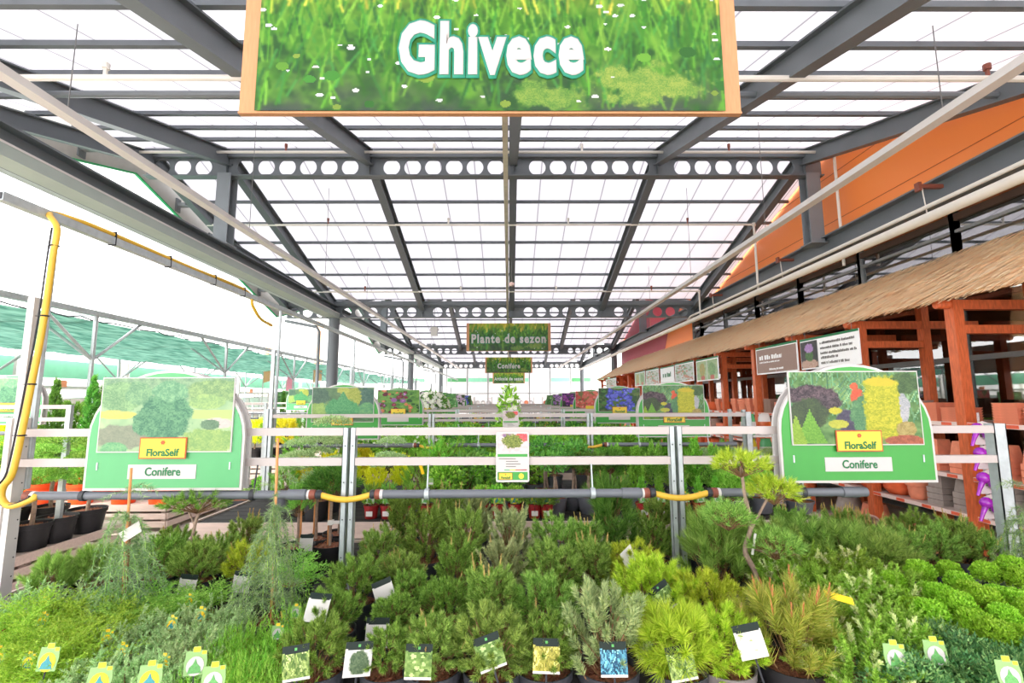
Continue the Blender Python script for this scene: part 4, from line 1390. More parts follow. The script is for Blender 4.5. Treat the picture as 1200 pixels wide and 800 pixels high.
def f_juniper(seed, mat='juni', R_=.12, H=.11, k=70, ln=.009, n=60, wd=.0042, sl=.07, spread=.8):
    f = Fol(seed); r = f.r
    d = dome(k, r, -.05, .98)
    b = d * np.array([[R_, R_, H]]) * (.25 + .6 * r.random((k, 1)))
    dv = unit(np.stack([d[:, 0] * spread, d[:, 1] * spread, d[:, 2] * .6 + .3], 1) + r.normal(size=(k, 3)) * .3)
    t = b + dv * (sl * (.7 + .6 * r.random((k, 1))))
    f.add(needles(b, t, n, ln, wd, 58, 30, r, t0=0), LM[mat])
    # side twigs
    k2 = k * 3
    i = r.integers(0, k, k2); u = .3 + .7 * r.random((k2, 1))
    b2 = b[i] + (t[i] - b[i]) * u
    t2 = b2 + unit(dv[i] + r.normal(size=(k2, 3)) * .6) * sl * .42
    f.add(needles(b2, t2, n // 3, ln, wd, 58, 30, r, t0=0), LM[mat])
    f.add(sticks(b * .3, t, .002, r), TWIG)
    return f.mesh()


def f_feather(seed, mat='juniy', R_=.15, H=.1, k=60, n=120):
    """arching feathery sprays"""
    f = Fol(seed); r = f.r
    ph = r.random(k) * 2 * PI; el = .25 + .9 * r.random(k)
    T = []
    for i in range(k):
        dv = np.array([math.cos(ph[i]) * math.cos(el[i]), math.sin(ph[i]) * math.cos(el[i]), math.sin(el[i])])
        L = R_ * (1.0 + .5 * r.random())
        u = np.linspace(0, 1, 7)[:, None]
        P = dv[None] * u * L + np.array([[0, 0, -1.0]]) * (u ** 2) * L * .32 + np.array([[0, 0, .03]])
        T.append(needles(P[:-1], P[1:], 8, .012, .0032, 40, 30, r, t0=0))
        for q in range(2, 7):
            for s in (-1, 1):
                sd = unit(np.cross(P[q] - P[q - 1], [0, 0, 1.0])) * s
                e = P[q] + unit((P[q] - P[q - 1]) * 25 + sd * .9 + r.normal(size=3) * .2 + np.array([0, 0, .15])) * .045
                T.append(needles(P[q][None], e[None], 14, .009, .0032, 42, 20, r, t0=0))
    f.add(np.concatenate(T), LM[mat])
    return f.mesh()


def f_heath(seed, mat='heath', R_=.11, H=.15, k=150, n=26):
    f = Fol(seed); r = f.r
    d = dome(k, r, .05, 1.0)
    b = d * np.array([[R_, R_, .04]]) * .7
    t = d * np.array([[R_ * 1.15, R_ * 1.15, H]]) * (.8 + .35 * r.random((k, 1))) + r.normal(size=(k, 3)) * .012
    f.add(needles(b, t, n, .017, .0021, 32, 20, r, t0=.15), LM[mat])
    return f.mesh()


def f_weeping(seed, mat='cedar', H=.42, k=70, R_=.22):
    f = Fol(seed); r = f.r
    T = []; S_ = []
    for i in range(k):
        q = r.random() ** 1.3; z = H * (.12 + .88 * q); a = r.random() * 2 * PI
        rad = R_ * (1.05 - .72 * q) * (.55 + .6 * r.random()); L = (.10 + .14 * r.random()) * (1.1 - .3 * q)
        P = []
        for u in np.linspace(0, 1, 9):
            rr = rad * (1.7 * u - .7 * u * u)
            P.append([rr * math.cos(a + .3 * u), rr * math.sin(a + .3 * u), max(.0, z + .05 * u * (1 - u) * 3 - L * u ** 2.2 * 1.1)])
        P = np.array(P)
        T.append(needles(P[:-1], P[1:], 17, .024, .0022, 56, 44, r, t0=0))
        S_.append(sticks(P[:-1], P[1:] + (P[1:] - P[:-1]) * .1, .0016, r))
    for i in range(5):
        z = H * 1.1 + r.random() * .08; a = r.random() * 6.28
        P = np.array([[.09 * u * math.cos(a), .09 * u * math.sin(a), z + .03 * u - .05 * u * u] for u in np.linspace(0, 1, 6)])
        T.append(needles(P[:-1], P[1:], 12, .026, .0022, 56, 44, r, t0=0))
    f.add(np.concatenate(T), LM[mat]).add(np.concatenate(S_), LM['junig'])
    return f.mesh()


def f_leafy(seed, mat='shrub', R_=.16, H=.30, n=520, ln=.05, wd=.026, z0=.05, hollow=.5, stems=9, fl=None, nfl=0, fs=.02):
    """broad pointed leaves on a bush: folded rhombs"""
    f = Fol(seed); r = f.r
    d = unit(r.normal(size=(n, 3))); q = hollow + (1 - hollow) * r.random(n) ** .6
    p = d * q[:, None] * np.array([[R_, R_, H / 2]]); p[:, 2] += H / 2 + z0
    dv = unit(d + np.array([[0, 0, .25]]) + r.normal(size=(n, 3)) * .6)
    L = (ln * (.6 + .7 * r.random(n)))[:, None]
    sd = unit(np.cross(dv, rperp(dv, r))) * (L * wd / ln * .5)
    nr = unit(np.cross(dv, sd))
    m = p + dv * L * .45
    T = np.concatenate([np.stack([p, m + sd + nr * L * .06, p + dv * L], 1), np.stack([p, p + dv * L, m - sd + nr * L * .06], 1)])
    f.add(T, LM[mat])
    e = d[:stems] * np.array([[R_ * .7, R_ * .7, H * .3]]); e[:, 2] += H * .6 + z0
    o = np.zeros((stems, 3)); o[:, 2] = -.03
    f.add(sticks(o, e, .005, r), TWIG)
    if fl:
        d = unit(r.normal(size=(nfl, 3))); d[:, 2] = np.abs(d[:, 2])
        c = d * np.array([[R_, R_, H / 2]]) * 1.03; c[:, 2] += H / 2 + z0
        T = []
        for j in range(5):
            a = 2 * PI * j / 5
            s1 = rperp(d, np.random.default_rng(seed + 1)); s2 = np.cross(d, s1)
            v = lambda t: s1 * math.cos(t) + s2 * math.sin(t)
            T.append(np.stack([c, c + v(a - .6) * fs * .8 + d * fs * .2, c + v(a) * fs + d * fs * .3], 1)); T.append(np.stack([c, c + v(a) * fs + d * fs * .3, c + v(a + .6) * fs * .8 + d * fs * .2], 1))
        f.add(np.concatenate(T), LM[fl])
    return f.mesh()


def f_column(seed, mat='shrubd', H=.9, R_=.12, k=260, n=26, ln=.03, wd=.008, taper=1.0):
    f = Fol(seed); r = f.r
    z = r.random(k); ph = r.random(k) * 2 * PI
    rr = R_ * (1 - taper * z ** 1.6 * .85) * (.35 + .65 * np.sqrt(r.random(k))) * np.minimum(1, .5 + z * 5)
    b = np.stack([rr * .55 * np.cos(ph), rr * .55 * np.sin(ph), z * H], 1)
    t = np.stack([rr * np.cos(ph), rr * np.sin(ph), z * H + .05 + .03 * r.random(k)], 1)
    f.add(needles(b, t, n, ln, wd, 42, 20, r, t0=0), LM[mat])
    return f.mesh()


def f_pads(seed, mat='juni', pads=((0, 0, .5, .13), (.12, .03, .34, .1), (-.13, -.02, .28, .1)), n=1500, ln=.02, wd=.006, mesh_fn=None):
    """cloud-pruned crown: flat pads"""
    f = Fol(seed); r = f.r
    for (x, y, z, R_) in pads:
        d = unit(r.normal(size=(n, 3))); d[:, 2] = np.where(d[:, 2] < -.2, -d[:, 2], d[:, 2])
        p = d * (.7 + .3 * r.random((n, 1))) * np.array([[R_, R_, R_ * .42]]) + np.array([[x, y, z]])
        dv = unit(d + np.array([[0, 0, .4]]) + r.normal(size=(n, 3)) * .5)
        e = p + dv * ln * (.6 + .8 * r.random((n, 1))); w = rperp(dv, r) * wd * .5
        f.add(np.stack([p - w, p + w, e], 1), LM[mat])
    return f.mesh()


# ------------------------------------------------------------------ pots
def pot_parts(m, r=.1, h=.17, soil=True, n=28):
    w = MB().lathe([(r * .74, 0), (r * .78, .004), (r * .93, h * .80), (r * .93, h * .82), (r * 1.0, h * .83), (r * 1.02, h), (r * .97, h), (r * .95, h * .9), (r * .94, h * .86)], n)
    return w.mesh('pot', m, True)


def soil_mesh(r, h, seed=1):
    q = np.random.default_rng(seed)
    w = MB()
    rr = [r * .955, r * .7, r * .4, r * .15]
    prof = [(a, h * .86 + .012 * (1 - a / r)) for a in rr] + [(0, h * .88)]
    w.lathe(prof, 20)
    # chips of bark
    for i in range(int(70 * min(1, r / .08))):
        a = q.random() * 6.28; d = r * .9 * math.sqrt(q.random()); L = .008 + .016 * q.random()
        M = Euler((q.normal() * .5, q.normal() * .5, q.random() * 6.28)).to_matrix()
        w.box((d * math.cos(a), d * math.sin(a), h * .88 + .008 * q.random()), (L, L * .4, .003), M)
    return w.mesh('bark_mulch', BARK)


_pots = {}


def pot_of(m, r, h):
    k = (m.name, r, h)
    if k not in _pots: _pots[k] = (pot_parts(m, r, h), soil_mesh(r, h, len(_pots) + 1))
    return _pots[k]


def potted(name, label, cat, x, y, z, fol, pot=POT_D, r=.1, h=.17, rz=None, s=1.0, group=None, fz=0.0, fs=1.0, tags=()):
    t = thing(name, label, cat, (x, y, z), random.random() * 6.28 if rz is None else rz, group, None, s)
    if pot is not None:
        pm, sm = pot_of(pot, r, h)
        part('pot', pm, t); part('bark_mulch', sm, t)
    part('foliage', fol, t, (0, 0, h * .86 + fz if pot is not None else fz), (0, 0, 0), fs)
    return t


# ------------------------------------------------------------------ plant cards
def tag_img(c0, c1, kind, seed):
    im = Img(22, 26, c0, c1, 9, seed)
    if kind == 'dots': im.dots(30, [c0, tuple(min(255, v + 50) for v in c1)], .8, 2.2)
    if kind == 'spike': im.strokes(90, [c0, c1, tuple(min(255, v + 40) for v in c1)], 3, 8, .9, 0, .9)
    if kind == 'plain': im.rect(0, 0, 1, .86, (238, 236, 230))
    if kind == 'white':
        im.a[:] = (232, 230, 226); im.blob(.55, .4, .36, .36, (84, 110, 80), (126, 146, 110), 9)
    k = (im.Y + .05 * np.sin(im.X * 3.1)) > .80
    im.a[k] = (26, 54, 44)
    if kind != 'plain':
        im.rect(.45, .85, .56, .94, (120, 200, 120))
    im.rect(0, 0, 1, .06, (242, 240, 236))
    return im


TAGM = {
    'green': print_mesh(tag_img((110, 146, 70), (170, 196, 120), 'dots', 71), .088, .102, 'card', -.004, PRINT_M),
    'needle': print_mesh(tag_img((96, 130, 60), (176, 196, 120), 'spike', 72), .088, .102, 'card', -.004, PRINT_M),
    'bluey': print_mesh(tag_img((40, 90, 120), (120, 190, 210), 'spike', 73), .088, .102, 'card', -.004, PRINT_M),
    'yellow': print_mesh(tag_img((150, 150, 60), (214, 206, 110), 'spike', 74), .088, .102, 'card', -.004, PRINT_M),
    'white': print_mesh(tag_img((96, 130, 60), (176, 196, 120), 'white', 75), .088, .102, 'card', -.004, PRINT_M),
    'plain': print_mesh(tag_img((96, 130, 60), (176, 196, 120), 'plain', 76), .088, .102, 'card', -.004, PRINT_M),
}


def plant_card(parent_root, kind, dx, dz, dy=-.10, tilt=0.0, yaw=0.0, lean=-12, s=1.0):
    """picture card stuck in the pot: a part of the potted plant"""
    rz = parent_root.rotation_euler.z
    sc = parent_root.scale.x
    off = Matrix.Rotation(-rz, 3, 'Z') @ Vector((dx, dy, 0)) / sc
    o = part('plant_card', TAGM[kind], parent_root, (off.x, off.y, dz), (0, 0, 0), s / sc)
    M = Matrix.Rotation(-rz + R(yaw), 3, 'Z') @ Matrix.Rotation(R(lean), 3, 'X') @ Matrix.Rotation(R(tilt), 3, 'Y')
    o.rotation_euler = M.to_euler()
    MB().b2((-.003, .002, -.07), (.003, .004, .03)).build('stick', BLACK, o)
    return o


def crown_tag_mesh(kind, seed):
    """small green tag with a yellow crown on top and a round picture"""
    w = MB()
    W, H = .062, .076
    pts = [(-W / 2, 0), (W / 2, 0), (W * .54, H * .5), (W / 2, H * .72), (W / 2, H * .9), (W * .2, H * .9), (W * .17, H * 1.06), (-W * .17, H * 1.06), (-W * .2, H * .9), (-W / 2, H * .9), (-W / 2, H * .72), (-W * .54, H * .5)]
    w.mat(TAG_G).plate(pts, 0, .0015)
    w.mat(YEL_TAG).plate([(-W * .16, H * .86), (W * .16, H * .86), (W * .16, H * 1.04), (-W * .16, H * 1.04)], -.0008, 0)
    w.mat(YEL_TAG).plate([(W * .26, H * .76), (W * .46, H * .76), (W * .46, H * .88), (W * .26, H * .88)], -.0008, 0)
    ring = [(W * .42 * math.cos(2 * PI * k / 16), H * .34 + H * .36 * math.sin(2 * PI * k / 16)) for k in range(16)]
    w.mat(YEL_TAG if kind == 'teal' else SIGN_W).plate(ring, -.001, 0)
    c = {'teal': TAG_T, 'green': TAG_L, 'grey': TAG_L}[kind]
    cone = [(-W * .32, H * .08), (W * .32, H * .08), (W * .26, H * .3), (W * .1, H * .42), (0, H * .62), (-W * .1, H * .42), (-W * .26, H * .3)]
    w.mat(c).plate(cone, -.0018, -.001)
    w.mat(BLACK).b2((-.002, .0015, -.06), (.002, .003, .02))
    return w.mesh('name_tag')


TAG_G = M_('tag_light_green', (136, 176, 106), .4, 0, .02); TAG_T = M_('tag_teal', (52, 140, 146), .4, 0, .15, 200); TAG_L = M_('tag_leaf_green', (92, 160, 84), .4, 0, .25, 200)
CT = {k: crown_tag_mesh(k, i) for i, k in enumerate(('teal', 'green', 'grey'))}


def crown_tag(root, kind, dx, dy, dz, s=1.0):
    rz = root.rotation_euler.z; sc = root.scale.x
    off = Matrix.Rotation(-rz, 3, 'Z') @ Vector((dx, dy, 0)) / sc
    o = part('name_tag', CT[kind], root, (off.x, off.y, dz), (R(-12), 0, -rz + R(random.uniform(-12, 12))), s / sc)
    return o
# ------------------------------------------------------------------ the nearest table, plant by plant
F = {
    'mugo1': f_pine(1, 'mugo', .115, .11, 62, .042, .021, 110, .0034, .5),
    'mugo2': f_pine(2, 'mugo', .12, .12, 64, .046, .022, 110, .0034, .45, candles=5),
    'mugo3': f_pine(3, 'pine', .125, .13, 62, .05, .024, 110, .0034, .5, candles=8),
    'mugo4': f_pine(4, 'pine', .135, .15, 62, .058, .026, 120, .0034, .55),
    'tight': f_pine(5, 'mugo', .09, .085, 70, .032, .017, 90, .0032, .4),
    'lime1': f_pine(6, 'lime', .16, .15, 78, .055, .026, 110, .0036, .6),
    'lime2': f_pine(7, 'lime', .135, .15, 66, .055, .026, 110, .0036, .6, candles=4),
    'long': f_pine(8, 'lime', .11, .13, 40, .055, .055, 120, .0030, .5, ang=58),
    'blue': f_upright(9, 'blue', .22, .16, 62, .026, 190, .0040, .10, 0, 54, taper=.2),
    'up1': f_upright(10, 'pine', .30, .16, 66, .026, 190, .0042, .10, 5, 54),
    'up2': f_upright(11, 'mugo', .27, .16, 70, .024, 180, .0042, .085, 3, 54),
    'up3': f_upright(12, 'blue', .29, .17, 66, .026, 190, .0044, .10, 3, 54),
    'up4': f_upright(13, 'pine', .23, .17, 72, .024, 170, .0042, .075, 6, 54),
    'black': f_upright(14, 'black', .40, .17, 62, .065, 190, .0034, .13, 3, 42),
    'bushy': f_upright(15, 'pine', .24, .18, 80, .055, 150, .0032, .11, 0, 36),
    'rust': f_upright(16, 'rust', .20, .16, 50, .058, 140, .0034, .10, 22, 46, 'rustc', .35),
    'longg': f_pine(17, 'pine', .16, .13, 64, .07, .05, 100, .0030, .5, ang=54),
    'cand': f_upright(18, 'pine', .22, .15, 66, .026, 160, .0042, .07, 26, 50, 'candle', .4),
    'fir1': f_fir(20, .15, .12, 84), 'fir2': f_fir(21, .14, .115, 76), 'fir3': f_fir(22, .16, .13, 90),
    'globe1': f_globe(25, R_=.051, n=3000, ln=.011, wd=.0075), 'globe2': f_globe(26, R_=.047, n=2800, ln=.011, wd=.0075), 'globe3': f_globe(27, R_=.055, n=3200, ln=.011, wd=.0075),
    'hin1': f_fans(30), 'hin2': f_fans(31, R_=.13, H=.12, k=64),
    'juni1': f_juniper(33), 'juni2': f_juniper(34, k=80, R_=.13), 'juni3': f_juniper(35, R_=.11, H=.13),
    'fea1': f_feather(36), 'fea2': f_feather(37, 'junig'), 'fea3': f_feather(38, 'juniy', .17),
    'heath1': f_heath(39), 'heath2': f_heath(40, H=.17),
    'weep1': f_weeping(41, H=.40), 'weep2': f_weeping(42, H=.44, R_=.18),
}


def fore(name, label, fol, px, Y, pot=POT_D, r=.1, h=.17, s=1.0, cat='plant', group=None, fz=0.0, fs=1.0, zr=.9, rz=None):
    return potted(name, label, cat, xAt(px, Y, zr), Y, ZT + .002, F[fol], pot, r, h, rz, s, group, fz, fs)


# front rank: pines in dark pots with picture cards
t = fore('potted_pine', 'dense dwarf pine leftmost in the front rank of dark pots', 'mugo1', 372, 1.80); plant_card(t, 'needle', -.02, .19, -.118, -8)
t = fore('potted_pine', 'smallest tight round pine in the front rank, card on its left', 'tight', 456, 1.80, r=.095); plant_card(t, 'white', -.085, .185, -.09, 6, 20)
t = fore('potted_pine', 'dwarf pine in front rank with pale green picture card, left of centre', 'mugo3', 507, 1.80, fs=.9); plant_card(t, 'green', -.03, .19, -.118, 1)
t = fore('potted_pine', 'front rank pine with a tilted picture card, right of the gap', 'mugo4', 577, 1.79, fs=.95); plant_card(t, 'green', .01, .225, -.118, -18, 0)
t = fore('potted_pine', 'bluish dwarf pine in front rank with yellow-green picture card', 'mugo2', 637, 1.80, fs=.95); plant_card(t, 'yellow', 0, .205, -.118, 2)
t = fore('potted_pine', 'silvery blue-grey upright pine in front rank with blue picture card', 'blue', 711, 1.80, r=.108); plant_card(t, 'bluey', .0, .195, -.122, 0)
t = fore('potted_pine', 'lime green long-needled pine in front rank, tilted green card', 'long', 793, 1.79); plant_card(t, 'needle', -.015, .185, -.118, -9)
t = fore('potted_pine', 'lime green pine in the taupe pot in the front rank', 'lime2', 848, 1.80, POT_T, .1, fs=.9); plant_card(t, 'plain', .055, .245, -.115, -14, -10)
t = fore('potted_pine', 'olive pine with brown upright buds in a black pot, front rank', 'rust', 925, 1.82, POT_K, .112)
MB().tube([(0, 0, 0), (.012, -.01, .05), (.01, -.03, .10), (.03, -.04, .15)], .002, 5).build('white_wire', WHITE_TAG, t, False, (-.02, -.1, .1))

# second rank
t = fore('potted_pine', 'tight rounded dwarf pine behind the leftmost front pot', 'mugo1', 388, 2.08, fs=.95); plant_card(t, 'plain', -.03, .24, -.1, 4, 0, -30)
t = fore('potted_pine', 'small rounded pine with dark green card behind the smallest front pine', 'tight', 462, 2.06, fs=1.05); plant_card(t, 'plain', -.04, .16, -.11, 0)
t = fore('potted_pine', 'small round pine behind the front rank with tilted white card', 'tight', 483, 2.30, fs=1.1); plant_card(t, 'plain', -.09, .21, -.08, -22)
t = fore('potted_pine', 'greyish dwarf pine in the second rank left of the candled pine', 'mugo2', 522, 2.18, fs=.9)
t = fore('potted_pine', 'long-shooted mid green pine in the second rank behind the tilted card', 'up4', 573, 2.10, fs=.95)
t = fore('potted_pine', 'stout-shooted pine with orange buds in the second rank at centre', 'mugo4', 636, 2.12, fs=.95)
t = fore('potted_pine', 'largest lime green dwarf pine, spreading behind the blue-card pine', 'lime1', 768, 2.18, fs=1.15, r=.11); plant_card(t, 'green', .02, .26, -.15, -32)
t = fore('potted_pine', 'lime green pine behind the taupe pot at the second rank', 'lime1', 830, 2.10, fs=1.0)
t = fore('potted_pine', 'lime dwarf pine nearest the second rail post, third rank', 'lime2', 742, 2.52, fs=1.0)
t = fore('potted_pine', 'flat-topped dwarf pine in the third rank left of centre', 'mugo1', 418, 2.38, fs=1.15)
t = fore('potted_pine', 'bright dwarf pine right of the flat-topped pine, third rank', 'mugo3', 470, 2.52, fs=.9)
t = fore('potted_pine', 'candled pine in the third rank behind the greyish dwarf pine', 'up2', 536, 2.50, fs=.85)
t = fore('potted_pine', 'grey-green pine in the third rank behind the tilted card', 'up3', 590, 2.46, fs=.8)
t = fore('potted_pine', 'dark rounded pine in the third rank at the centre of the table', 'mugo4', 650, 2.48, fs=1.05)
t = fore('potted_pine', 'mid green pine in the third rank just left of the lime pines', 'up4', 694, 2.50, fs=.95)
t = fore('potted_pine', 'bushy long-needled pine just right of the second rail post', 'bushy', 842, 2.60, fs=1.15)
# fourth and fifth rank, taller pines
for px, Y, k, fs, lab in ((500, 2.95, 'up2', 1.05, 'dark upright pine right of the first rail posts'), (545, 2.88, 'up1', .95, 'upright pine with pale candles left of centre in the fourth rank'), (596, 2.85, 'up3', 1.0, 'tall grey-green pine behind the centre of the table'),
                          (655, 2.90, 'mugo4', 1.15, 'bushy dark pine left of the tall black pine'), (688, 2.92, 'up4', .9, 'small mid green pine beside the tall black pine'), (718, 3.02, 'black', 1.0, 'tallest deep green long-needled pine at the back of the table'),
                          (765, 2.95, 'up2', .85, 'dark pine directly left of the second rail posts'), (476, 3.35, 'up2', 1.1, 'tall dark pine at the back just right of the first rail posts'), (527, 3.38, 'up1', 1.0, 'tall green pine at the back of the table left of centre'),
                          (556, 3.42, 'up3', .9, 'pale grey-green pine at the very back left of centre'),
                          (770, 3.40, 'up4', 1.0, 'green pine at the back edge left of the second posts'), (812, 3.10, 'up2', .95, 'dark green pine at the back right of the second posts'), (446, 2.95, 'mugo3', .95, 'dark dwarf pine at the foot of the first rail posts'),
                          (860, 3.05, 'longg', 1.0, 'bushy green pine at the back behind the bonsai-like tree')):
    fore('potted_pine', lab, k, px, Y, fs=fs)
# diamond white label hanging by the black pine
o = tag(MB().plate([(-.0, -.065), (.036, .0), (.0, .062), (-.040, -.002)], 0, .0012).mat(BLACK).b2((-.004, -.001, .05), (.004, 0, .056)).mesh and MB().plate([(-.005, -.068), (.040, -.012), (.012, .062), (-.040, .014)], 0, .0012).build('paper_label', WHITE_TAG, None, False, tuple(atY(736, 653, 2.44))), 'white diamond-hung paper label among the pines at centre right', 'label')

# left: dwarf pines, weeping cedars, small standard pine
for px, Y, k, fs, lab in ((62, 2.50, 'bushy', .62, 'grass-green pine beside the left end post'), (112, 2.62, 'bushy', .66, 'bushy pine between left end post and first weeping cedar'), (190, 2.72, 'mugo1', 1.2, 'dark dwarf pine right of the first weeping cedar'),
                          (232, 2.66, 'mugo4', .95, 'dark dwarf pine at the foot of the little standard pine'), (258, 2.86, 'mugo3', .95, 'dark pine behind the little standard pine'), (292, 2.70, 'lime2', .85, 'yellowish pine left of the second weeping cedar'),
                          (205, 2.98, 'mugo2', 1.0, 'dark dwarf pine at the rear between cedar and standard pine'), (345, 2.62, 'fea2', .95, 'fresh green juniper right of the second weeping cedar'), (288, 3.05, 'up4', .9, 'small candled pine behind the yellowish pine')):
    t = fore('potted_conifer', lab, k, px, Y, fs=fs)
    if px in (232, 292): plant_card(t, 'plain', .03, .13, -.13, 5, 0, -5)
for px, Y, k, lab, h in ((143, 2.32, 'weep1', 'weeping blue cedar tied to a cane, left of the table', .78), (318, 2.24, 'weep2', 'weeping blue cedar on a cane with yellow tag, left of centre', .92)):
    t = fore('weeping_cedar', lab, k, px, Y, POT_D, .09, .15, rz=0, fs=1.12)
    MB().tube([(.005, 0, .1), (0, .0, h * .5), (-.012, .005, h)], .006, 7).build('cane', CANE, t, True)
    MB().tube([(0.01, .004, .12), (.012, .006, .3), (.004, .004, .55)], .006, 6).build('stem', TWIG, t, True)
    if px < 200:
        MB().plate([(-.05, -.01), (.0, -.05), (.05, .0), (.01, .05)], 0, .0012).build('white_label', WHITE_TAG, t, False, (.03, -.02, .50), (R(-40), 0, 0))
    else:
        MB().b2((-.012, 0, -.03), (.012, .001, .03)).build('yellow_tag', YEL_TAG, t, False, (.075, -.03, .16), (0, R(-14), 0))
t = thing('standard_pine', 'little standard pine with thin bare stem and umbrella crown', 'plant', (xAt(222, 2.74, 1.0), 2.74, ZT + .002))
pm, sm = pot_of(POT_D, .085, .15); part('pot', pm, t); part('bark_mulch', sm, t)
MB().tube(smooth_pts([(0, 0, .1), (-.01, 0, .22), (.015, 0, .36), (.03, 0, .45), (.05, .01, .52)]), .008, 8).tube([(.02, 0, .42), (-.02, .02, .47), (-.05, .02, .52)], .005, 6).build('stem', TRUNK, t, True)
part('foliage', f_pine(44, 'mugo', .16, .055, 90, .05, .03, 44, .003, .35, False, z0=.0), t, (.03, 0, .52))

# bonsai-like tree on the right
t = thing('cloud_tree', 'crooked little tree with flat cloud-like needle pads at right', 'tree', (xAt(882, 2.42, 1.0), 2.42, ZT + .002))
pm, sm = pot_of(POT_D, .11, .18); part('pot', pm, t); part('bark_mulch', sm, t)
MB().tube(smooth_pts([(0, 0, .1), (.01, 0, .25), (-.03, .01, .36), (.0, .0, .48), (-.02, 0, .62), (-.03, 0, .76)]), [.013] * 12 + [.011] * 12 + [.008] * 7, 8).tube(smooth_pts([(-.0, 0, .46), (.06, 0, .56), (.10, 0, .62)]), .006, 6).tube(smooth_pts([(-.02, 0, .38), (.06, -.01, .36), (.12, -.02, .36)]), .006, 6).build('trunk', TRUNK, t, True)
for loc, rr, hh, sd, mk in (((-.03, 0, .75), .12, .05, 45, 'lime'), ((.12, 0, .62), .10, .055, 46, 'lime'), ((-.11, .0, .50), .10, .06, 47, 'pine'), ((.10, -.02, .37), .11, .07, 48, 'pine')):
    part('needle_pad', f_pine(sd, mk, rr, hh, 70, .045, .034, 40, .003, .45, False, z0=0), t, loc)
MB().b2((-.006, 0, -.05), (.006, .001, .05)).build('white_tag', WHITE_TAG, t, False, (.0, -.02, .40), (0, R(12), 0))

# right: firs, globe cypresses, hinoki, long-needled pines
firs = [(948, 2.62, 'fir1', 1.0), (992, 2.52, 'fir2', 1.0), (918, 2.45, 'fir2', .95), (1028, 2.36, 'fir3', .95), (968, 2.28, 'fir3', .95), (1062, 2.16, 'fir1', .95), (1012, 2.12, 'fir2', 1.0), (968, 2.02, 'fir1', .85), (1062, 1.90, 'fir3', .9), (1048, 1.76, 'fir2', .95), (1004, 1.74, 'fir1', 1.0), (1030, 1.92, 'fir1', .95)]
for i, (px, Y, k, fs) in enumerate(sorted(firs)):
    t = fore('potted_fir', f'{ordn(i)} from the left of the silver-tipped dwarf firs right of the budded pine', k, px, Y, POT_R, .075, .13, fs=fs * 1.08, fz=.04, group='silver-tipped dwarf firs')
    if px in (1004, 1048): crown_tag(t, 'green', .03, -.14, .255, 1.0)
o = tag(MB().b2((-.05, -.014, 0), (.05, .014, .001)).build('price_strip', YEL_TAG, None, False, tuple(atY(983, 700, 1.88)), (R(40), R(14), R(-8))), 'yellow strip label lying across the dwarf firs', 'label')
gl = [(1046, 2.46), (1078, 2.62), (1112, 2.66), (1058, 2.34), (1088, 2.44), (1124, 2.50), (1156, 2.56), (1186, 2.62), (1072, 2.22), (1102, 2.29), (1136, 2.35), (1168, 2.40), (1200, 2.44), (1090, 2.11), (1122, 2.16), (1154, 2.21), (1188, 2.26), (1216, 2.30), (1142, 2.05), (1176, 2.10), (1210, 2.14), (1196, 1.98), (1166, 1.97)]
gl = [(px, 1.80 + (Y - 1.97) * .93) for px, Y in gl]
for i, (px, Y) in enumerate(sorted(gl)):
    fore('globe_cypress', f'{ordn(i)} from the left of the bright green ball cypresses by the right end post', ('globe1', 'globe2', 'globe3')[i % 3], px, Y, POT_R, .065, .12, fs=.98 + .14 * random.random(), fz=random.uniform(.04, .09), group='bright green ball cypresses', zr=.95)
hn = [(1100, 1.80), (1075, 1.72), (1128, 1.72), (1156, 1.70), (1104, 1.66), (1138, 1.62), (1184, 1.66), (1176, 1.60), (1210, 1.70), (1066, 1.62)]
for i, (px, Y) in enumerate(sorted(hn)):
    t = fore('dwarf_hinoki', f'{ordn(i)} from the left of the blue-green shell-leaved cypresses at lower right', ('hin1', 'hin2')[i % 2], px, Y, POT_R, .07, .12, fs=.9 + .1 * random.random(), group='blue-green shell-leaved cypresses')
    if px in (1138, 1184): crown_tag(t, 'grey', .0, -.13, .26, 1.0)
rp = [(905, 2.95, 'longg', .95), (945, 2.98, 'longg', 1.05), (990, 2.82, 'longg', 1.05), (1030, 2.72, 'longg', .95), (925, 3.3, 'up4', .85), (985, 3.18, 'cand', 1.0), (1022, 3.02, 'cand', .95), (1052, 2.86, 'mugo3', 1.05), (1092, 2.86, 'mugo4', .95), (1122, 2.90, 'up4', .95), (1156, 2.86, 'mugo3', .9), (1070, 3.15, 'mugo4', 1.0)]
for i, (px, Y, k, fs) in enumerate(sorted(rp)):
    fore('potted_pine', f'{ordn(i)} from the left of the rear right pines before the terracotta shelves', k, px, Y, fs=fs, group='rear right pines')
t = fore('weeping_cedar', 'weeping blue cedar spilling past the right end post', 'weep1', 1212, 2.46, POT_D, .09, .15, s=1.05)

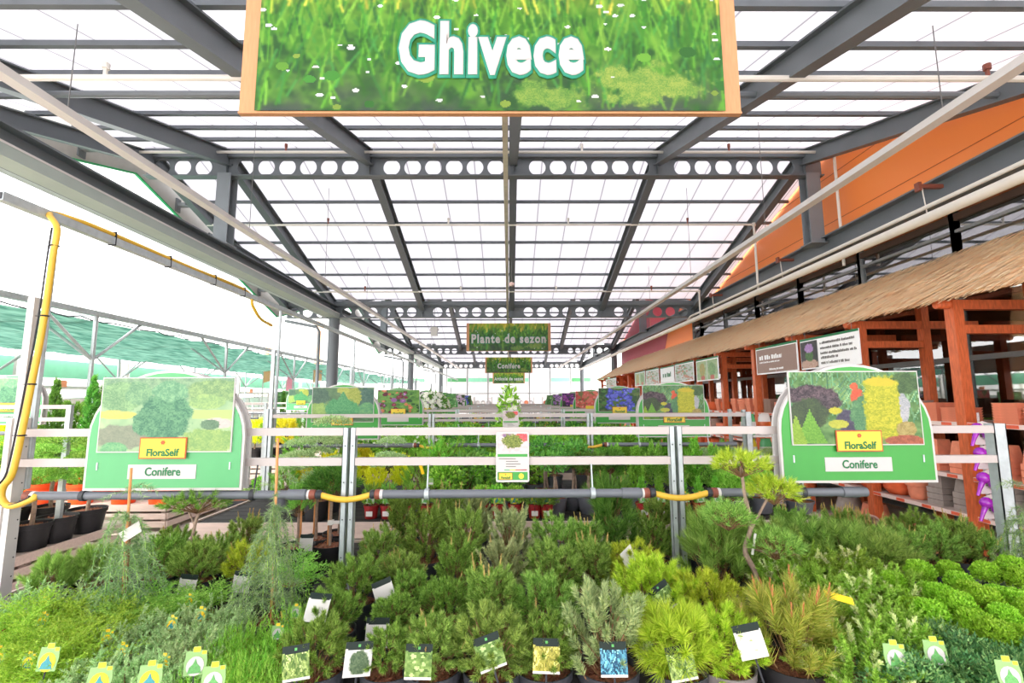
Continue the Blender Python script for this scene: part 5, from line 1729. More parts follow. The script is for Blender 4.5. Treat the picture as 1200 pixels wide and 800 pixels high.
# left: ground-cover junipers in small pots
ju = []
def juni(px, Y, k, fs, nm): ju.append((px, Y, k, fs, nm))
for px, Y in ((12, 2.33), (42, 2.36), (72, 2.34)): juni(px, Y, 'juni3', .95, 'grey-green juniper by the left end post')
for px, Y in ((105, 2.28), (70, 2.18), (28, 2.20), (122, 2.12), (10, 2.06), (58, 2.02), (98, 1.98), (20, 1.90), (60, 1.86), (30, 1.76), (88, 1.80)): juni(px, Y, 'fea1' if px % 4 else 'fea3', .95, 'feathery yellow-green juniper at the lower left')
for px, Y in ((172, 2.34), (205, 2.30), (238, 2.36), (155, 2.18)): juni(px, Y, 'fea2', .9, 'feathery mid green juniper behind the blue junipers')
for px, Y in ((140, 2.02), (185, 2.10), (218, 2.14), (252, 2.22), (165, 1.92), (205, 1.98), (240, 2.02), (130, 1.80), (172, 1.77), (212, 1.84), (98, 1.72), (150, 1.68), (200, 1.69), (275, 2.16)): juni(px, Y, 'juni1' if px % 3 else 'juni2', .95, 'blue-grey creeping juniper at lower left')
for px, Y in ((262, 1.92), (250, 1.77), (290, 2.0), (295, 1.80), (330, 1.90), (334, 1.74), (280, 1.68), (340, 2.06), (355, 2.24), (238, 1.68)): juni(px, Y, 'heath1' if px % 4 else 'heath2', .95, 'fine fresh-green needle tuft left of the front pots')
cnt = {}
for px, Y, k, fs, nm in sorted(ju):
    i = cnt.get(nm, 0); cnt[nm] = i + 1
    t = fore('ground_juniper' if 'juni' in nm else 'needle_tuft', f'{ordn(i)} {nm}, counted from the left', k, px, Y, POT_R, .065, .11, fs=fs * (.95 + .12 * random.random()), group=nm + ' group')
    if px in (88, 150, 200, 250, 280) and Y < 1.82 or Y > 1.82 and (px * 7 + int(Y * 100)) % 3 == 0:
        crown_tag(t, 'teal' if 'tuft' not in nm else 'grey', random.uniform(-.02, .02), -.12 if Y < 1.82 else -.07, .225 if Y < 1.82 else .175, 1.0 if Y < 1.82 else .7)
# ------------------------------------------------------------------ plants of the following tables
B = {
    'thuja1': f_column(101, 'heath', .40, .12, 150, 26, .03, .009, .9), 'thuja2': f_column(102, 'junig', .36, .13, 150, 26, .03, .009, .8),
    'yellow': f_column(103, 'yellow', .30, .15, 150, 26, .03, .010, .6), 'green': f_leafy(104, 'shrub', .17, .28, 520, .055, .03), 'green2': f_leafy(105, 'shrubd', .18, .30, 520, .055, .03),
    'feath': f_upright(106, 'junig', .32, .18, 60, .05, 60, .005, .12, 0, 36), 'feath2': f_upright(107, 'heath', .40, .17, 60, .05, 60, .005, .14, 0, 30),
    'dark': f_pine(108, 'mugo', .19, .18, 110, .06, .04, 40, .005, .5), 'blue': f_pine(109, 'juni', .2, .14, 110, .05, .035, 40, .005, .4),
    'globe': f_globe(110, 'heath', .15, 3600, .03, .012, .05, .8, .13), 'pads': f_pads(111, 'juni', ((0, 0, .42, .17), (.16, .02, .28, .13), (-.17, -.02, .22, .13), (.05, -.1, .16, .12)), 900, .02, .01),
    'crown': f_pine(112, 'black', .16, .13, 90, .06, .045, 40, .005, .4), 'crownl': f_leafy(113, 'shrubd', .17, .22, 380, .05, .03),
    'shrubA': f_leafy(120, 'shrub', .22, .42, 520, .075, .045), 'shrubB': f_leafy(121, 'shrubd', .22, .44, 520, .075, .04), 'shrubC': f_leafy(122, 'shrub', .2, .40, 480, .07, .04, fl='flower_w', nfl=40, fs=.03),
    'farA': f_leafy(130, 'shrub', .22, .42, 240, .10, .06), 'farB': f_leafy(131, 'shrubd', .22, .46, 240, .10, .06),
    'flP': f_leafy(132, 'shrub', .20, .24, 200, .09, .05, fl='flower_p', nfl=70, fs=.05), 'flR': f_leafy(133, 'shrubd', .20, .22, 200, .09, .05, fl='flower_r', nfl=70, fs=.05),
    'flY': f_leafy(134, 'shrub', .20, .2, 200, .09, .05, fl='flower_y', nfl=70, fs=.05), 'flV': f_leafy(135, 'shrub', .20, .2, 200, .09, .05, fl='flower_v', nfl=70, fs=.05), 'flW': f_leafy(136, 'shrubd', .2, .24, 200, .09, .05, fl='flower_w', nfl=70, fs=.05),
    'tall': f_leafy(137, 'shrub', .15, 1.0, 460, .09, .045, fl='flower_w', nfl=26, fs=.045), 'lily': f_leafy(138, 'shrubd', .42, .7, 420, .12, .05, fl='flower_w', nfl=120, fs=.06),
}


def row_plant(name, desc, fol, x, y, z, pot, r, h, fs, group, label=None, fz=0.0):
    return potted(name, label or desc, 'plant', x, y, z, B[fol], pot, r, h, None, 1.0, group, fz, fs)


# second table: front rank mixed pots, then conifers
items = []
def it(px, Y, fol, desc, pot=POT_G, r=.1, h=.17, fs=1.0, fz=0.0): items.append([px, Y, fol, desc, pot, r, h, fs, fz])
for px in (565, 583, 603, 626, 640): it(px, 4.66, 'green' if px % 2 else 'dark', 'small evergreen in a dark red tagged pot on the second table', POT_R, .065, .13, .55)
for px in (752, 772, 800, 818, 838): it(px, 4.68, 'thuja1', 'young thuja in dark red pot right of centre, second table', POT_R, .065, .13, .55)
for px in (436, 455, 478, 500): it(px, 4.68, 'feath', 'small feathery conifer with pale tag left of centre, second table', POT_R, .07, .12, .55)
for px in (657, 684): it(px, 4.72, 'crown', 'little standard tree in a grey pot at the centre of the second table', POT_G, .12, .16, .01)
for px, Y in ((858, 4.72), (888, 4.85)): it(px, Y, 'globe', 'shallow grey pot with a round needle ball at right, second table', POT_G, .14, .15, 1.15, -.02)
it(935, 4.8, 'green', 'small shrub in a shallow grey pot with yellow card, second table', POT_G, .13, .12, .45)
for px, Y, fs in ((356, 5.2, 1.0), (385, 5.35, 1.1), (414, 5.6, .9), (440, 5.3, 1.0), (470, 5.5, 1.0), (425, 6.2, 1.1)): it(px, Y, 'yellow', 'golden yellow thuja left of centre, second table', POT_G, .1, .17, fs)
for px, Y, fs in ((335, 5.0, 1.0), (350, 5.7, 1.2), (400, 6.0, 1.1), (512, 5.25, 1.15), (492, 5.0, .9), (530, 5.5, 1.1), (476, 6.2, 1.1), (548, 5.9, 1.0)): it(px, Y, 'feath' if px % 2 else 'feath2', 'feathery mid green conifer left of centre, second table', POT_G, .1, .17, fs)
for px, Y, fs in ((525, 4.95, 1.0), (548, 5.1, 1.15), (575, 5.2, 1.1), (596, 5.0, .9), (560, 5.6, 1.1), (600, 5.6, 1.1), (625, 5.5, 1.0)): it(px, Y, 'green' if px % 2 else 'green2', 'leafy evergreen bush at the centre of the second table', POT_G, .1, .17, fs)
for px, Y, fs in ((700, 5.0, 1.0), (722, 5.25, 1.1), (745, 5.05, 1.0), (768, 5.3, 1.15), (792, 5.1, 1.05), (815, 5.3, 1.15), (838, 5.15, 1.1), (712, 5.7, 1.1), (758, 5.75, 1.15), (805, 5.8, 1.1), (850, 5.7, 1.1), (735, 6.2, 1.1), (783, 6.2, 1.15)): it(px, Y, 'thuja1' if px % 2 else 'thuja2', 'fresh green thuja right of centre, second table', POT_G, .1, .17, fs)
for px, Y in ((838, 6.1), (862, 6.2), (820, 6.4), (880, 6.0), (905, 6.3)): it(px, Y, 'blue', 'dark spreading juniper at right, second table', POT_D, .1, .2, 1.1, .06)
for px, Y in ((650, 6.1), (680, 6.2), (708, 6.4), (628, 6.2)): it(px, Y, 'feath2', 'blue-green feathery conifer behind the standards, second table', POT_G, .1, .17, 1.05)
by = {}
for q in sorted(items, key=lambda q: q[0] if False else xAt(q[0], q[1], .9)):
    px, Y, fol, desc, pot, r, h, fs, fz = q
    i = by.get(desc, 0); by[desc] = i + 1
    if fs < .05: continue
    t = row_plant('potted_conifer', desc, fol, xAt(px, Y, .95), Y, ZT + .002, pot, r, h, fs, desc + ' group', f'{ordn(i)} from the left, {desc}', fz)
    if pot is POT_R:
        crown_tag(t, 'teal' if 'evergreen' in desc else 'green', 0, -.055, .14, 1.25)
        MB().b2((-.03, 0, 0), (.03, .001, .045)).build('price_label', WHITE_TAG, t, False, tuple(Matrix.Rotation(-t.rotation_euler.z, 3, 'Z') @ Vector((.0, -r * 1.03, .03))), (0, 0, -t.rotation_euler.z))
    if 'shallow' in desc:
        o = part('plant_card', TAGM['green' if 'ball' in desc else 'yellow'], t, tuple(Matrix.Rotation(-t.rotation_euler.z, 3, 'Z') @ Vector((.0, -r * .9, .15))), (R(-10), 0, -t.rotation_euler.z), (1.0, 1, .6))


def standard(label, x, y, z, h, fol, fs, pot=POT_G, r=.12, ph=.17, trunk=.014, group=None, stems=1, name='standard_tree', crown_dz=0):
    t = thing(name, label, 'tree', (x, y, z), random.random() * 6.28, group)
    pm, sm = pot_of(pot, r, ph); part('pot', pm, t); part('bark_mulch', sm, t)
    w = MB()
    for k in range(stems):
        a = 2 * PI * k / max(1, stems); q = .02 if stems > 1 else 0
        w.tube([(q * math.cos(a), q * math.sin(a), ph * .8), (q * .6 * math.cos(a) + .01, q * math.sin(a), ph + h * .5), (0, 0, ph + h)], trunk, 7)
    w.build('trunk', TRUNK, t, True)
    part('foliage', B[fol], t, (0, 0, ph + h + crown_dz), (0, 0, 0), fs)
    return t


for i, (px, Y, h, fol, fs) in enumerate(((650, 4.80, .20, 'crownl', .9), (672, 5.0, .24, 'crownl', 1.0), (690, 4.85, .22, 'crown', .9), (715, 5.1, .20, 'crown', .95), (640, 5.3, .26, 'crownl', 1.0))):
    standard(f'{ordn(i)} from the left of the bare-stemmed standards at the centre, second table', xAt(px, Y, 1.0), Y, ZT + .002, h, fol, fs, POT_G, .12, .16, .012, 'bare-stemmed standards', 2)
for i, (px, Y, h, fs) in enumerate(((372, 4.62, .12, 1.0), (388, 4.95, .22, 1.1), (350, 4.85, .10, .9), (458, 4.85, .14, .85))):
    standard(f'{ordn(i)} from the left of the grey-blue cloud junipers, second table', xAt(px, Y, 1.0), Y, ZT + .002, h, 'pads', fs, POT_K, .12, .18, .014, 'grey-blue cloud junipers', 1, 'cloud_juniper')
# slim trunks with canes at the back left of the nearest table
for i, (px, Y, h, fol, fs) in enumerate(((350, 3.32, .20, 'feath', .5), (372, 3.5, .34, 'blue', .55), (388, 3.34, .30, 'crown', .95), (398, 3.62, .40, 'blue', .5))):
    t = standard(f'{ordn(i)} from the left of the caned standards left of the first rail posts', xAt(px, Y, 1.0), Y, ZT + .002, h, fol, fs, POT_K, .11, .15, .010, 'caned standards', 1, 'standard_conifer')
    MB().tube([(.02, .01, .12), (.015, .01, .15 + h + .1)], .007, 6).build('cane', CANE, t, True)
    if i == 2:
        MB().b2((-.016, -.016, 0), (.016, .016, .03)).b2((0, -.02, .01), (.10, -.017, .03)).build('white_tie', WHITE_TAG, t, False, (0, 0, .27), (0, 0, -t.rotation_euler.z))
        plant_card(t, 'plain', -.12, .13, -.1, 0)
o = tag(MB().b2((-.015, -.001, -.055), (.015, .001, .055)).build('price_strip', YEL_TAG, None, False, tuple(atY(494, 549, 4.88)), (0, R(-18), 0)), 'yellow strip tag leaning in the feathery conifers of the second table', 'label')
t = thing('plant_card_on_stick', 'small pale green card on a stick before the leafy bushes, second table', 'card', tuple(atY(504, 568, 4.6)))
MB().b2((-.03, 0, 0), (.03, .002, .06)).build('card', TAG_G, t); MB().b2((-.026, -.001, .004), (.026, 0, .022)).build('white_field', SIGN_W, t); MB().tube([(0, .004, .01), (0, .004, -.17)], .003, 5).build('stick', BLACK, t)

# third table: a hedge of leafy shrubs; the fourth and on: shrubs, then flowers
for rw, n, kinds, hz, nm in ((2, 30, ('shrubA', 'shrubB', 'shrubC', 'shrubA'), 1.0, 'leafy green shrub on the third table'), (3, 30, ('farA', 'farB', 'flR', 'farA', 'farB'), .95, 'leafy shrub on the fourth table'),
                             (4, 24, ('flP', 'farA', 'flY', 'flW', 'flR'), .9, 'flowering plant on the fifth table'), (5, 24, ('flV', 'flP', 'flY', 'farA', 'flW'), .9, 'flowering plant on the sixth table'),
                             (6, 18, ('flR', 'flW', 'flP', 'flV'), .9, 'flowering plant on the seventh table'), (7, 18, ('flY', 'flP', 'flV', 'flR'), .9, 'flowering plant on the eighth table')):
    a, b = TY[rw]
    q = random.Random(rw)
    P = []
    rows = 3 if rw < 4 else 2
    per = n // rows
    for j in range(rows):
        for k in range(per):
            P.append((-2.6 + 5.2 * (k + .5) / per + q.uniform(-.08, .08), a + .25 + (b - a - .5) * j / max(1, rows - 1) + q.uniform(-.08, .08), j))
    colour = {'flR': 'red', 'flP': 'pink', 'flY': 'yellow', 'flW': 'white', 'flV': 'violet'}
    cn = {}
    for x, y, j in sorted(P):
        k = q.choice(kinds)
        rank = ('front', 'middle', 'back')[j] if rows == 3 else ('front', 'back')[j]
        d = f'{rank} rank ' + (f'{colour[k]}-flowered plant' if k in colour else 'leafy shrub') + f' on the {ROWN[rw]} table'
        i = cn.get(d, 0); cn[d] = i + 1
        potted('potted_shrub', f'{ordn(i)} {d}, from the left', 'plant', x, y, ZT + .002, B[k], POT_D, .11, .18, None, 1.0, d + ' group', 0, hz * (.88 + .25 * q.random()))
t = potted('flowering_shrub', 'tall leafy shrub with pale blossoms rising at the centre above the rails', 'plant', xAt(597, 6.3, 1.6), 6.3, ZT + .002, B['tall'], POT_D, .13, .22, 0, 1.0, None, .08, .95)
t = potted('flowering_shrub', 'wide shrub of pale lilac blossoms behind the dark red flower sign', 'plant', xAt(506, 10.6, 1.6), 10.6, ZT + .002, B['lily'], POT_D, .15, .25, 0, 1.0, None, .38, .9)
# ------------------------------------------------------------------ terracotta shelves under the thatch
XS0, XS1 = 4.74, 5.75
price = M_('shelf_price_strip', (236, 214, 204), .5, 0, .03); lab_r = M_('orange_price_label', (226, 100, 66), .5, 0, .1, 80)
LV = [.56, .95, 1.50]
PYS = [1.6] + PY
for i, (a, b) in enumerate(zip(PYS[:9], PYS[1:10])):
    t = thing('pot_shelf', f'{ordn(i)} bay from the front of the pot shelving under the thatch', 'shelf', (XS0, a, 0), 0, 'bays of the pot shelving')
    for z in LV:
        sb = MB().b2((.0, .02, z - .03), (XS1 - XS0, b - a - .02, z)).build('shelf_board', WOOD_P, t)
        MB().b2((-.012, .02, z - .035), (.0, b - a - .02, z + .008)).build('price_strip', price, sb)
        for k in range(4):
            y = .12 + (b - a - .3) * k / 3
            MB().b2((-.015, y, z - .03), (-.012, y + .12, z + .003)).build('price_label', lab_r, sb)
    for y in (.03, b - a - .03):
        MB().b2((XS1 - XS0 - .04, y - .02, 0), (XS1 - XS0, y + .02, 1.5)).build('upright', WOOD_R, t)


def clay_mesh(kind, m):
    w = MB()
    if kind == 'round': w.lathe([(.085, 0), (.09, .01), (.112, .15), (.125, .152), (.13, .16), (.13, .20), (.118, .20), (.10, .03), (0, .03)], 24)
    if kind == 'square': w.lathe([(.10, 0), (.105, .01), (.13, .15), (.145, .152), (.145, .21), (.13, .21), (.11, .03), (0, .03)], 4, rot=Matrix.Rotation(R(45), 3, 'Z'))
    if kind == 'bowl': w.lathe([(.08, 0), (.11, .01), (.16, .07), (.165, .10), (.15, .10), (.10, .02), (0, .02)], 28)
    if kind == 'tray': w.lathe([(.155, 0), (.16, .003), (.175, .026), (.168, .026), (.15, .006), (0, .006)], 4, sx=1.0, sy=1.0, rot=Matrix.Rotation(R(45), 3, 'Z'))
    if kind == 'saucer': w.lathe([(.12, 0), (.125, .004), (.15, .03), (.145, .03), (.12, .008), (0, .008)], 28)
    if kind == 'trough': 
        w.lathe([(.11, 0), (.12, .01), (.15, .14), (.162, .142), (.162, .19), (.145, .19), (.12, .03), (0, .03)], 4, sx=2.1, rot=None)
    if kind == 'tall': w.lathe([(.08, 0), (.085, .01), (.115, .28), (.13, .285), (.13, .34), (.115, .34), (.09, .03), (0, .03)], 24)
    if kind == 'big': w.lathe([(.13, 0), (.14, .02), (.21, .28), (.23, .29), (.235, .36), (.20, .36), (.15, .04), (0, .04)], 32)
    me = w.mesh('pot', m, kind not in ('square', 'trough', 'tray'))
    return me


CLAY = {}
def clay(kind, m):
    if (kind, m.name) not in CLAY: CLAY[(kind, m.name)] = clay_mesh(kind, m)
    return CLAY[(kind, m.name)]


STEP = {'round': .052, 'square': .066, 'bowl': .034, 'saucer': .018, 'tray': .026, 'trough': .06, 'tall': .06, 'big': .08}
COLN = {TERRA.name: 'terracotta', TERRA_O.name: 'orange terracotta', CLAY_B.name: 'brown-grey clay', CLAY_G.name: 'pale grey clay'}
nst = {}
rs = random.Random(5)
LVN = {.56: 'lowest', .95: 'middle', 1.50: 'top'}


def stack(kind, m, x, y, z, n, where, flip=False, rz=0.0, sc=1.0):
    key = (kind, m.name, where); s_i = nst.get(key, 0); nst[key] = s_i + 1
    kn = {'round': 'round pot', 'square': 'square pot', 'bowl': 'bowl', 'saucer': 'saucer', 'tray': 'square saucer', 'trough': 'trough', 'tall': 'tall pot', 'big': 'large pot'}[kind]
    H = {'round': .20, 'square': .21, 'bowl': .10, 'saucer': .03, 'tray': .03, 'trough': .19, 'tall': .34, 'big': .36}[kind]
    for k in range(n):
        zz = z + k * STEP[kind] * sc + (H * sc if flip else 0)
        o = part('clay_pot' if kind not in ('saucer', 'tray') else 'clay_saucer', clay(kind, m), None, (x, y, zz), (PI if flip else 0, 0, rz), sc)
        tag(o, f'{ordn(k)} up in {ordn(s_i)} stack of {COLN[m.name]} {kn}s, {where}', 'pot', f'{kn}s stacked on {where}')


BAYN = [ordn(i) for i in range(12)]
for i, (a, b) in enumerate(zip(PYS[:8], PYS[1:9])):
    near = i <= 4
    for z in LV:
        where = f'{LVN[z]} shelf, {BAYN[i]} bay'
        y = a + .22
        while y < b - .15:
            if z == 1.50:
                kd, m, n = rs.choice((('tray', TERRA, 9), ('tray', CLAY_B, 10), ('tray', TERRA, 6), ('tray', CLAY_B, 8), ('bowl', TERRA, 4)))
                if 1 <= i <= 3: kd, m, n = rs.choice((('tray', TERRA, 8), ('tray', CLAY_B, 9), ('tray', TERRA, 6)))
                if not near: kd, m, n = rs.choice((('round', TERRA, 2), ('square', TERRA, 2), ('bowl', TERRA_O, 4)))
            elif z == .95:
                kd, m, n = rs.choice((('round', TERRA, 4), ('square', TERRA, 3), ('bowl', TERRA, 6), ('square', TERRA, 3), ('round', CLAY_B, 4)))
            else:
                kd, m, n = rs.choice((('round', TERRA, 3), ('square', CLAY_G, 3), ('bowl', TERRA_O, 6), ('round', CLAY_B, 3)))
            wd = {'saucer': .32, 'tray': .27, 'bowl': .35, 'round': .28, 'square': .31}[kd]
            stack(kd, m, XS0 + .20, y, z + .002, n, where, flip=kd in ('round', 'square') and z < 1.4 and rs.random() < .6)
            y += wd + .02
    # floor level: pots lying and standing
    y = a + .3
    while y < b - .2:
        if rs.random() < .5:
            stack('big', rs.choice((TERRA, CLAY_G)), XS0 + .25, y, .002, 1, f'floor below {BAYN[i]} bay', flip=True, sc=.95); y += .5
        else:
            stack('trough', rs.choice((TERRA, CLAY_G, TERRA)), XS0 + .15, y + .1, .002, 2, f'floor below {BAYN[i]} bay', flip=True, rz=R(90)); y += .62

# open clay pipes / tall pots lying before the shelves, seen under the right sign
for i, px in enumerate((922, 938, 962, 985)):
    Y = 5.5
    z = .30
    x = xAt(px, Y, .5)
    o = part('clay_pot', clay('tall', CLAY_B), None, (x, Y, .42), (R(90), 0, R(14)), 1.05)
    tag(o, f'{ordn(i)} from the left of the brown clay pots lying mouth forward beside the shelf post', 'pot', 'clay pots lying mouth forward')
tb_ = thing('pot_bench', 'low timber bench carrying the lying clay pots', 'bench', (xAt(952, 5.65, .3), 5.65, 0))
MB().b2((-.5, -.2, .24), (.5, .2, .28)).build('bench_top', WOOD_P, tb_)
for sx in (-.44, .44):
    MB().b2((sx - .03, -.18, 0), (sx + .03, .18, .24)).build('leg', WOOD_P, tb_)

# purple watering globes on a clip strip
GLOBE = M_('purple_glass', (168, 36, 190), .12, 0, .2, 30, spec=.8); CARDW = M_('white_card', (236, 230, 224), .5, 0, .06, 30); PINK = M_('crimson_card', (150, 40, 66), .5, 0, .1, 30)
gx, gy = xAt(1142, 4.66, 1.2), 4.60
st = tag(MB().b2((-.012, -.002, 0), (.012, .0, 1.0)).build('hanging_strip', SIGN_W, None, False, (gx + .05, gy + .03, .62)), 'white clip strip hanging on the shelf front with purple globe packs', 'strip')
for k in range(4):
    z = 1.42 - k * .225
    t = thing('hanging_globe_pack', f'{ordn(k)} from the top of the white packs with two purple watering globes', 'pack', (gx, gy, z), 0, 'purple watering globe packs')
    MB().plate([(-.03, -.10), (.15, -.10), (.15, .09), (.06, .12), (-.03, .09)], 0, .006).build('backing_card', CARDW, t)
    MB().b2((.115, -.002, -.10), (.15, 0, .03)).build('crimson_band', PINK, t)
    part('card_photo', print_mesh(pic_flowers(16, 16, [(200, 196, 180), (90, 110, 80), (150, 150, 120)], ((210, 206, 196), (120, 130, 100)), 300 + k, 30, .12), .10, .11, 'photo'), t, (.065, -.003, -.03))
    for dx, dz in ((-.05, .055), (.05, .0)):
        w = MB().lathe([(0, -.052), (.024, -.047), (.044, -.026), (.052, 0), (.044, .026), (.024, .047), (0, .052)], 20, (dx, -.055, dz))
        g = -1 if dx < 0 else 1
        w.tube([(dx + g * .015, -.055, dz - .035), (dx + g * .05, -.06, dz - .10), (dx + g * .075, -.06, dz - .16)], [.024, .016, .012], 10)
        w.build('purple_globe', GLOBE, t, True)

# posters hung under the thatch edge
def poster(label, px0, px1, pt, pb, img=None, base=None, lines=(), X=4.55):
    d0 = ray(px0, (pt + pb) / 2); d1 = ray(px1, (pt + pb) / 2)
    y0 = X * d0.y / d0.x; y1 = X * d1.y / d1.x
    yc = (y0 + y1) / 2; L = abs(y1 - y0)
    dm = ray((px0 + px1) / 2, pt); db = ray((px0 + px1) / 2, pb)
    zt = CAM_Z + X * dm.z / dm.x; zb = CAM_Z + X * db.z / db.x
    t = thing('hanging_poster', label, 'poster', (X, yc, zb), R(-90), 'posters under the thatch edge')
    H = zt - zb
    MB().b2((-L / 2, 0, 0), (L / 2, .012, H)).build('white_board', POSTER_W, t)
    MB().b2((-L / 2, -.002, H * .93), (L / 2, 0, H)).build('green_edge', INK_G, t)
    if img is not None: part('picture', print_mesh(img, L * .94, H * .84), t, (0, -.003, H * .05))
    if base is not None: MB().b2((-L * .48, -.003, H * .05), (L * .48, -.001, H * .9)).build('field', base, t)
    for (txt, sz, u, v, m, sx) in lines:
        marks('lettering', t, u * L, -.005, v * H, txt * L, sz * H, m, int(v * 97) + int(L * 100))
    for sx in (-.4, .4):
        MB().tube([(sx * L, .006, H), (sx * L, .006, H + .10)], .004, 5).build('cord', WIRE, t)
    return t, L, H


pm_ = Img(44, 30, (196, 204, 190), (226, 228, 220), 6, 201); pm_.dots(70, [(150, 180, 130), (230, 226, 220), (170, 196, 150), (220, 150, 120)], 1.5, 4)
pm2 = Img(50, 34, (150, 186, 130), (196, 212, 160), 6, 205); pm2.blob(.28, .5, .14, .4, (206, 170, 70), (160, 176, 80), 9).blob(.75, .5, .16, .35, (110, 160, 90), (150, 190, 110), 9).blob(.3, .1, .1, .12, (206, 90, 60), (220, 120, 80)).blob(.75, .1, .1, .12, (206, 90, 60), (220, 120, 80)).rect(.5, 0, .52, 1, (236, 236, 230))
brown = M_('brown_poster_field', (150, 122, 110), .5, 0, .03)
poster('brown poster with white lettering and a pot symbol under the thatch', 886, 935, 403, 437, None, brown, ((.56, .17, -.40, .52, POSTER_W, 0), (.50, .06, -.40, .40, POSTER_W, 0), (.34, .07, -.16, .13, POSTER_W, 0)))
bp = [o for o in bpy.data.objects if o.get('label', '').startswith('brown poster')][0]
BL = bp.children[0].dimensions.x; BH = bp.children[0].dimensions.z
MB().plate([(BL * .30, BH * .45), (BL * .38, BH * .45), (BL * .40, BH * .68), (BL * .28, BH * .68)], -.006, -.003).plate([(BL * .27, BH * .69), (BL * .41, BH * .69), (BL * .41, BH * .73), (BL * .27, BH * .73)], -.006, -.003).build('pot_symbol', POSTER_W, bp)
MB().b2((BL * .22, -.006, BH * .30), (BL * .225, -.003, BH * .85)).build('divider_line', POSTER_W, bp)
tq, L, H = poster('white poster with purple flower photo and lines of text', 938, 1008, 391, 430, None, None, ((.56, .08, -.12, .74, INK_B, 0), (.52, .08, -.12, .58, INK_B, 0), (.58, .08, -.12, .42, INK_B, 0), (.30, .08, -.12, .28, INK_B, 0), (.46, .08, -.12, .12, INK_B, 0)))
im = Img(30, 34, (60, 60, 62), (90, 88, 86), 6, 210); im.blob(.5, .12, .5, .2, (206, 170, 150), (226, 196, 176)).blob(.5, .45, .24, .2, (70, 120, 60), (110, 150, 80)).blob(.5, .74, .26, .17, (180, 140, 200), (206, 176, 220))
part('flower_photo', print_mesh(im, L * .32, H * .86), tq, (-L * .33, -.004, H * .04))
for i, (a, b, c, d, im_) in enumerate(((816, 842, 419, 446, pm2), (791, 813, 424, 447, pm_), (774, 790, 429, 450, None), (757, 772, 432, 451, pm_), (744, 756, 435, 452, pm2), (710, 722, 443, 455, pm_))):
    poster(f'{ordn(i)} pale picture poster from the front, beyond the brown one', a, b, c, d, im_, None, ((.6, .28, -.3, .4, INK_G, 0),) if im_ is None else ())

# odds and ends on the right between table and shelves
def bag(name, label, x, y, z, w_, h_, m, band):
    t = thing(name, label, 'bag', (x, y, z), random.uniform(-.4, .4), 'bags of plant food on the rack')
    MB().lathe([(.40, 0), (.5, .06), (.52, .4), (.46, .8), (.40, .94), (.44, 1.0)], 14, sx=w_, sy=w_ * .35).mesh
    q = MB()
    for k, (rr, zz) in enumerate(((.40, 0), (.5, .06), (.52, .4), (.46, .8), (.36, .94), (.42, 1.0))): pass
    q.lathe([(.40 * w_, 0), (.5 * w_, .06 * h_), (.52 * w_, .4 * h_), (.46 * w_, .8 * h_), (.38 * w_, .94 * h_), (.44 * w_, h_)], 14, sy=.4)
    q.build('sack', m, t, True)
    MB().lathe([(.525 * w_, .3 * h_), (.535 * w_, .4 * h_), (.505 * w_, .62 * h_)], 14, sy=.41).build('printed_band', band, t, True)
    return t


rk = thing('supply_rack', 'small galvanised rack of bags beside the second table at right', 'rack', (3.45, 6.6, 0))
for x in (-.35, .35):
    for y in (-.2, .2): MB().b2((x - .02, y - .02, 0), (x + .02, y + .02, 1.62)).build('post', GALV, rk)
for z in (.6, .95, 1.28): MB().b2((-.36, -.22, z - .02), (.36, .22, z)).build('shelf', WHITE_M, rk)
BC = [(SIGN_W, SIGN_Y), (SIGN_Y, SIGN_W), (SIGN_GL, SIGN_W), (WHITE_M, SIGN_O)]
for k, z in enumerate((.6, .95, 1.28)):
    for j in range(3):
        bag('plant_food_bag', f'{ordn(j)} bag from the left on the {("lowest", "middle", "top")[k]} board of the small right rack', 3.45 - .22 + j * .22, 6.55, z + .002, .19, .28, *BC[(j + k) % 4])

# ------------------------------------------------------------------ left hand low tables
ZL = .33
plant_table('low slatted table with black pots at the left, near the aisle', -8.6, -4.48, 3.4, 6.1, ZL, True, 12, 'low left tables', .3)
plant_table('low slatted table with orange pots at the left behind the black pots', -9.6, -4.66, 6.80, 9.4, ZL, True, 12, 'low left tables', .3)
plant_table('third low slatted table at the far left', -9.6, -4.66, 11.0, 13.6, ZL, True, 12, 'low left tables', .3)
plant_table('farthest low slatted table at the left', -9.6, -4.66, 15.5, 18.0, ZL, True, 12, 'low left tables', .3)
B['colm'] = f_column(150, 'shrubd', 1.25, .17, 300, 26, .05, .012); B['cols'] = f_column(151, 'black', .9, .15, 260, 26, .045, .011)
B['bonsai'] = f_pads(152, 'junig', ((0, 0, .55, .24), (.26, .02, .36, .17), (-.25, -.05, .30, .17), (.1, -.18, .2, .15)), 1000, .03, .012)
B['bush'] = f_column(153, 'junig', .55, .26, 240, 26, .05, .012, .5); B['bushy'] = f_column(154, 'yellow', .5, .28, 240, 26, .05, .012, .4)
LP = [  # px, Y, foliage, pot, r, h, trunk, scale, description
    (38, 4.92, 'bonsai', POT_K, .16, .25, .28, .8, 'cloud-pruned conifer in a black tub'), (68, 5.19, 'bonsai', POT_K, .17, .25, .32, .85, 'cloud-pruned conifer in a black tub'),
    (103, 5.55, 'bonsai', POT_K, .18, .25, .26, .85, 'cloud-pruned conifer in a black tub'), (60, 5.7, 'bonsai', POT_K, .17, .25, .35, .8, 'cloud-pruned conifer in a black tub'), (10, 5.5, 'bonsai', POT_K, .2, .28, .25, .9, 'cloud-pruned conifer in a black tub'),
    (4, 4.4, 'bushy', POT_K, .17, .25, 0, .7, 'yellowish conifer bush in a black tub'), (-30, 4.6, 'bushy', POT_K, .2, .28, 0, 1.0, 'yellowish conifer bush in a black tub'), (-10, 5.2, 'bush', POT_K, .2, .28, 0, 1.0, 'green conifer bush in a black tub')]
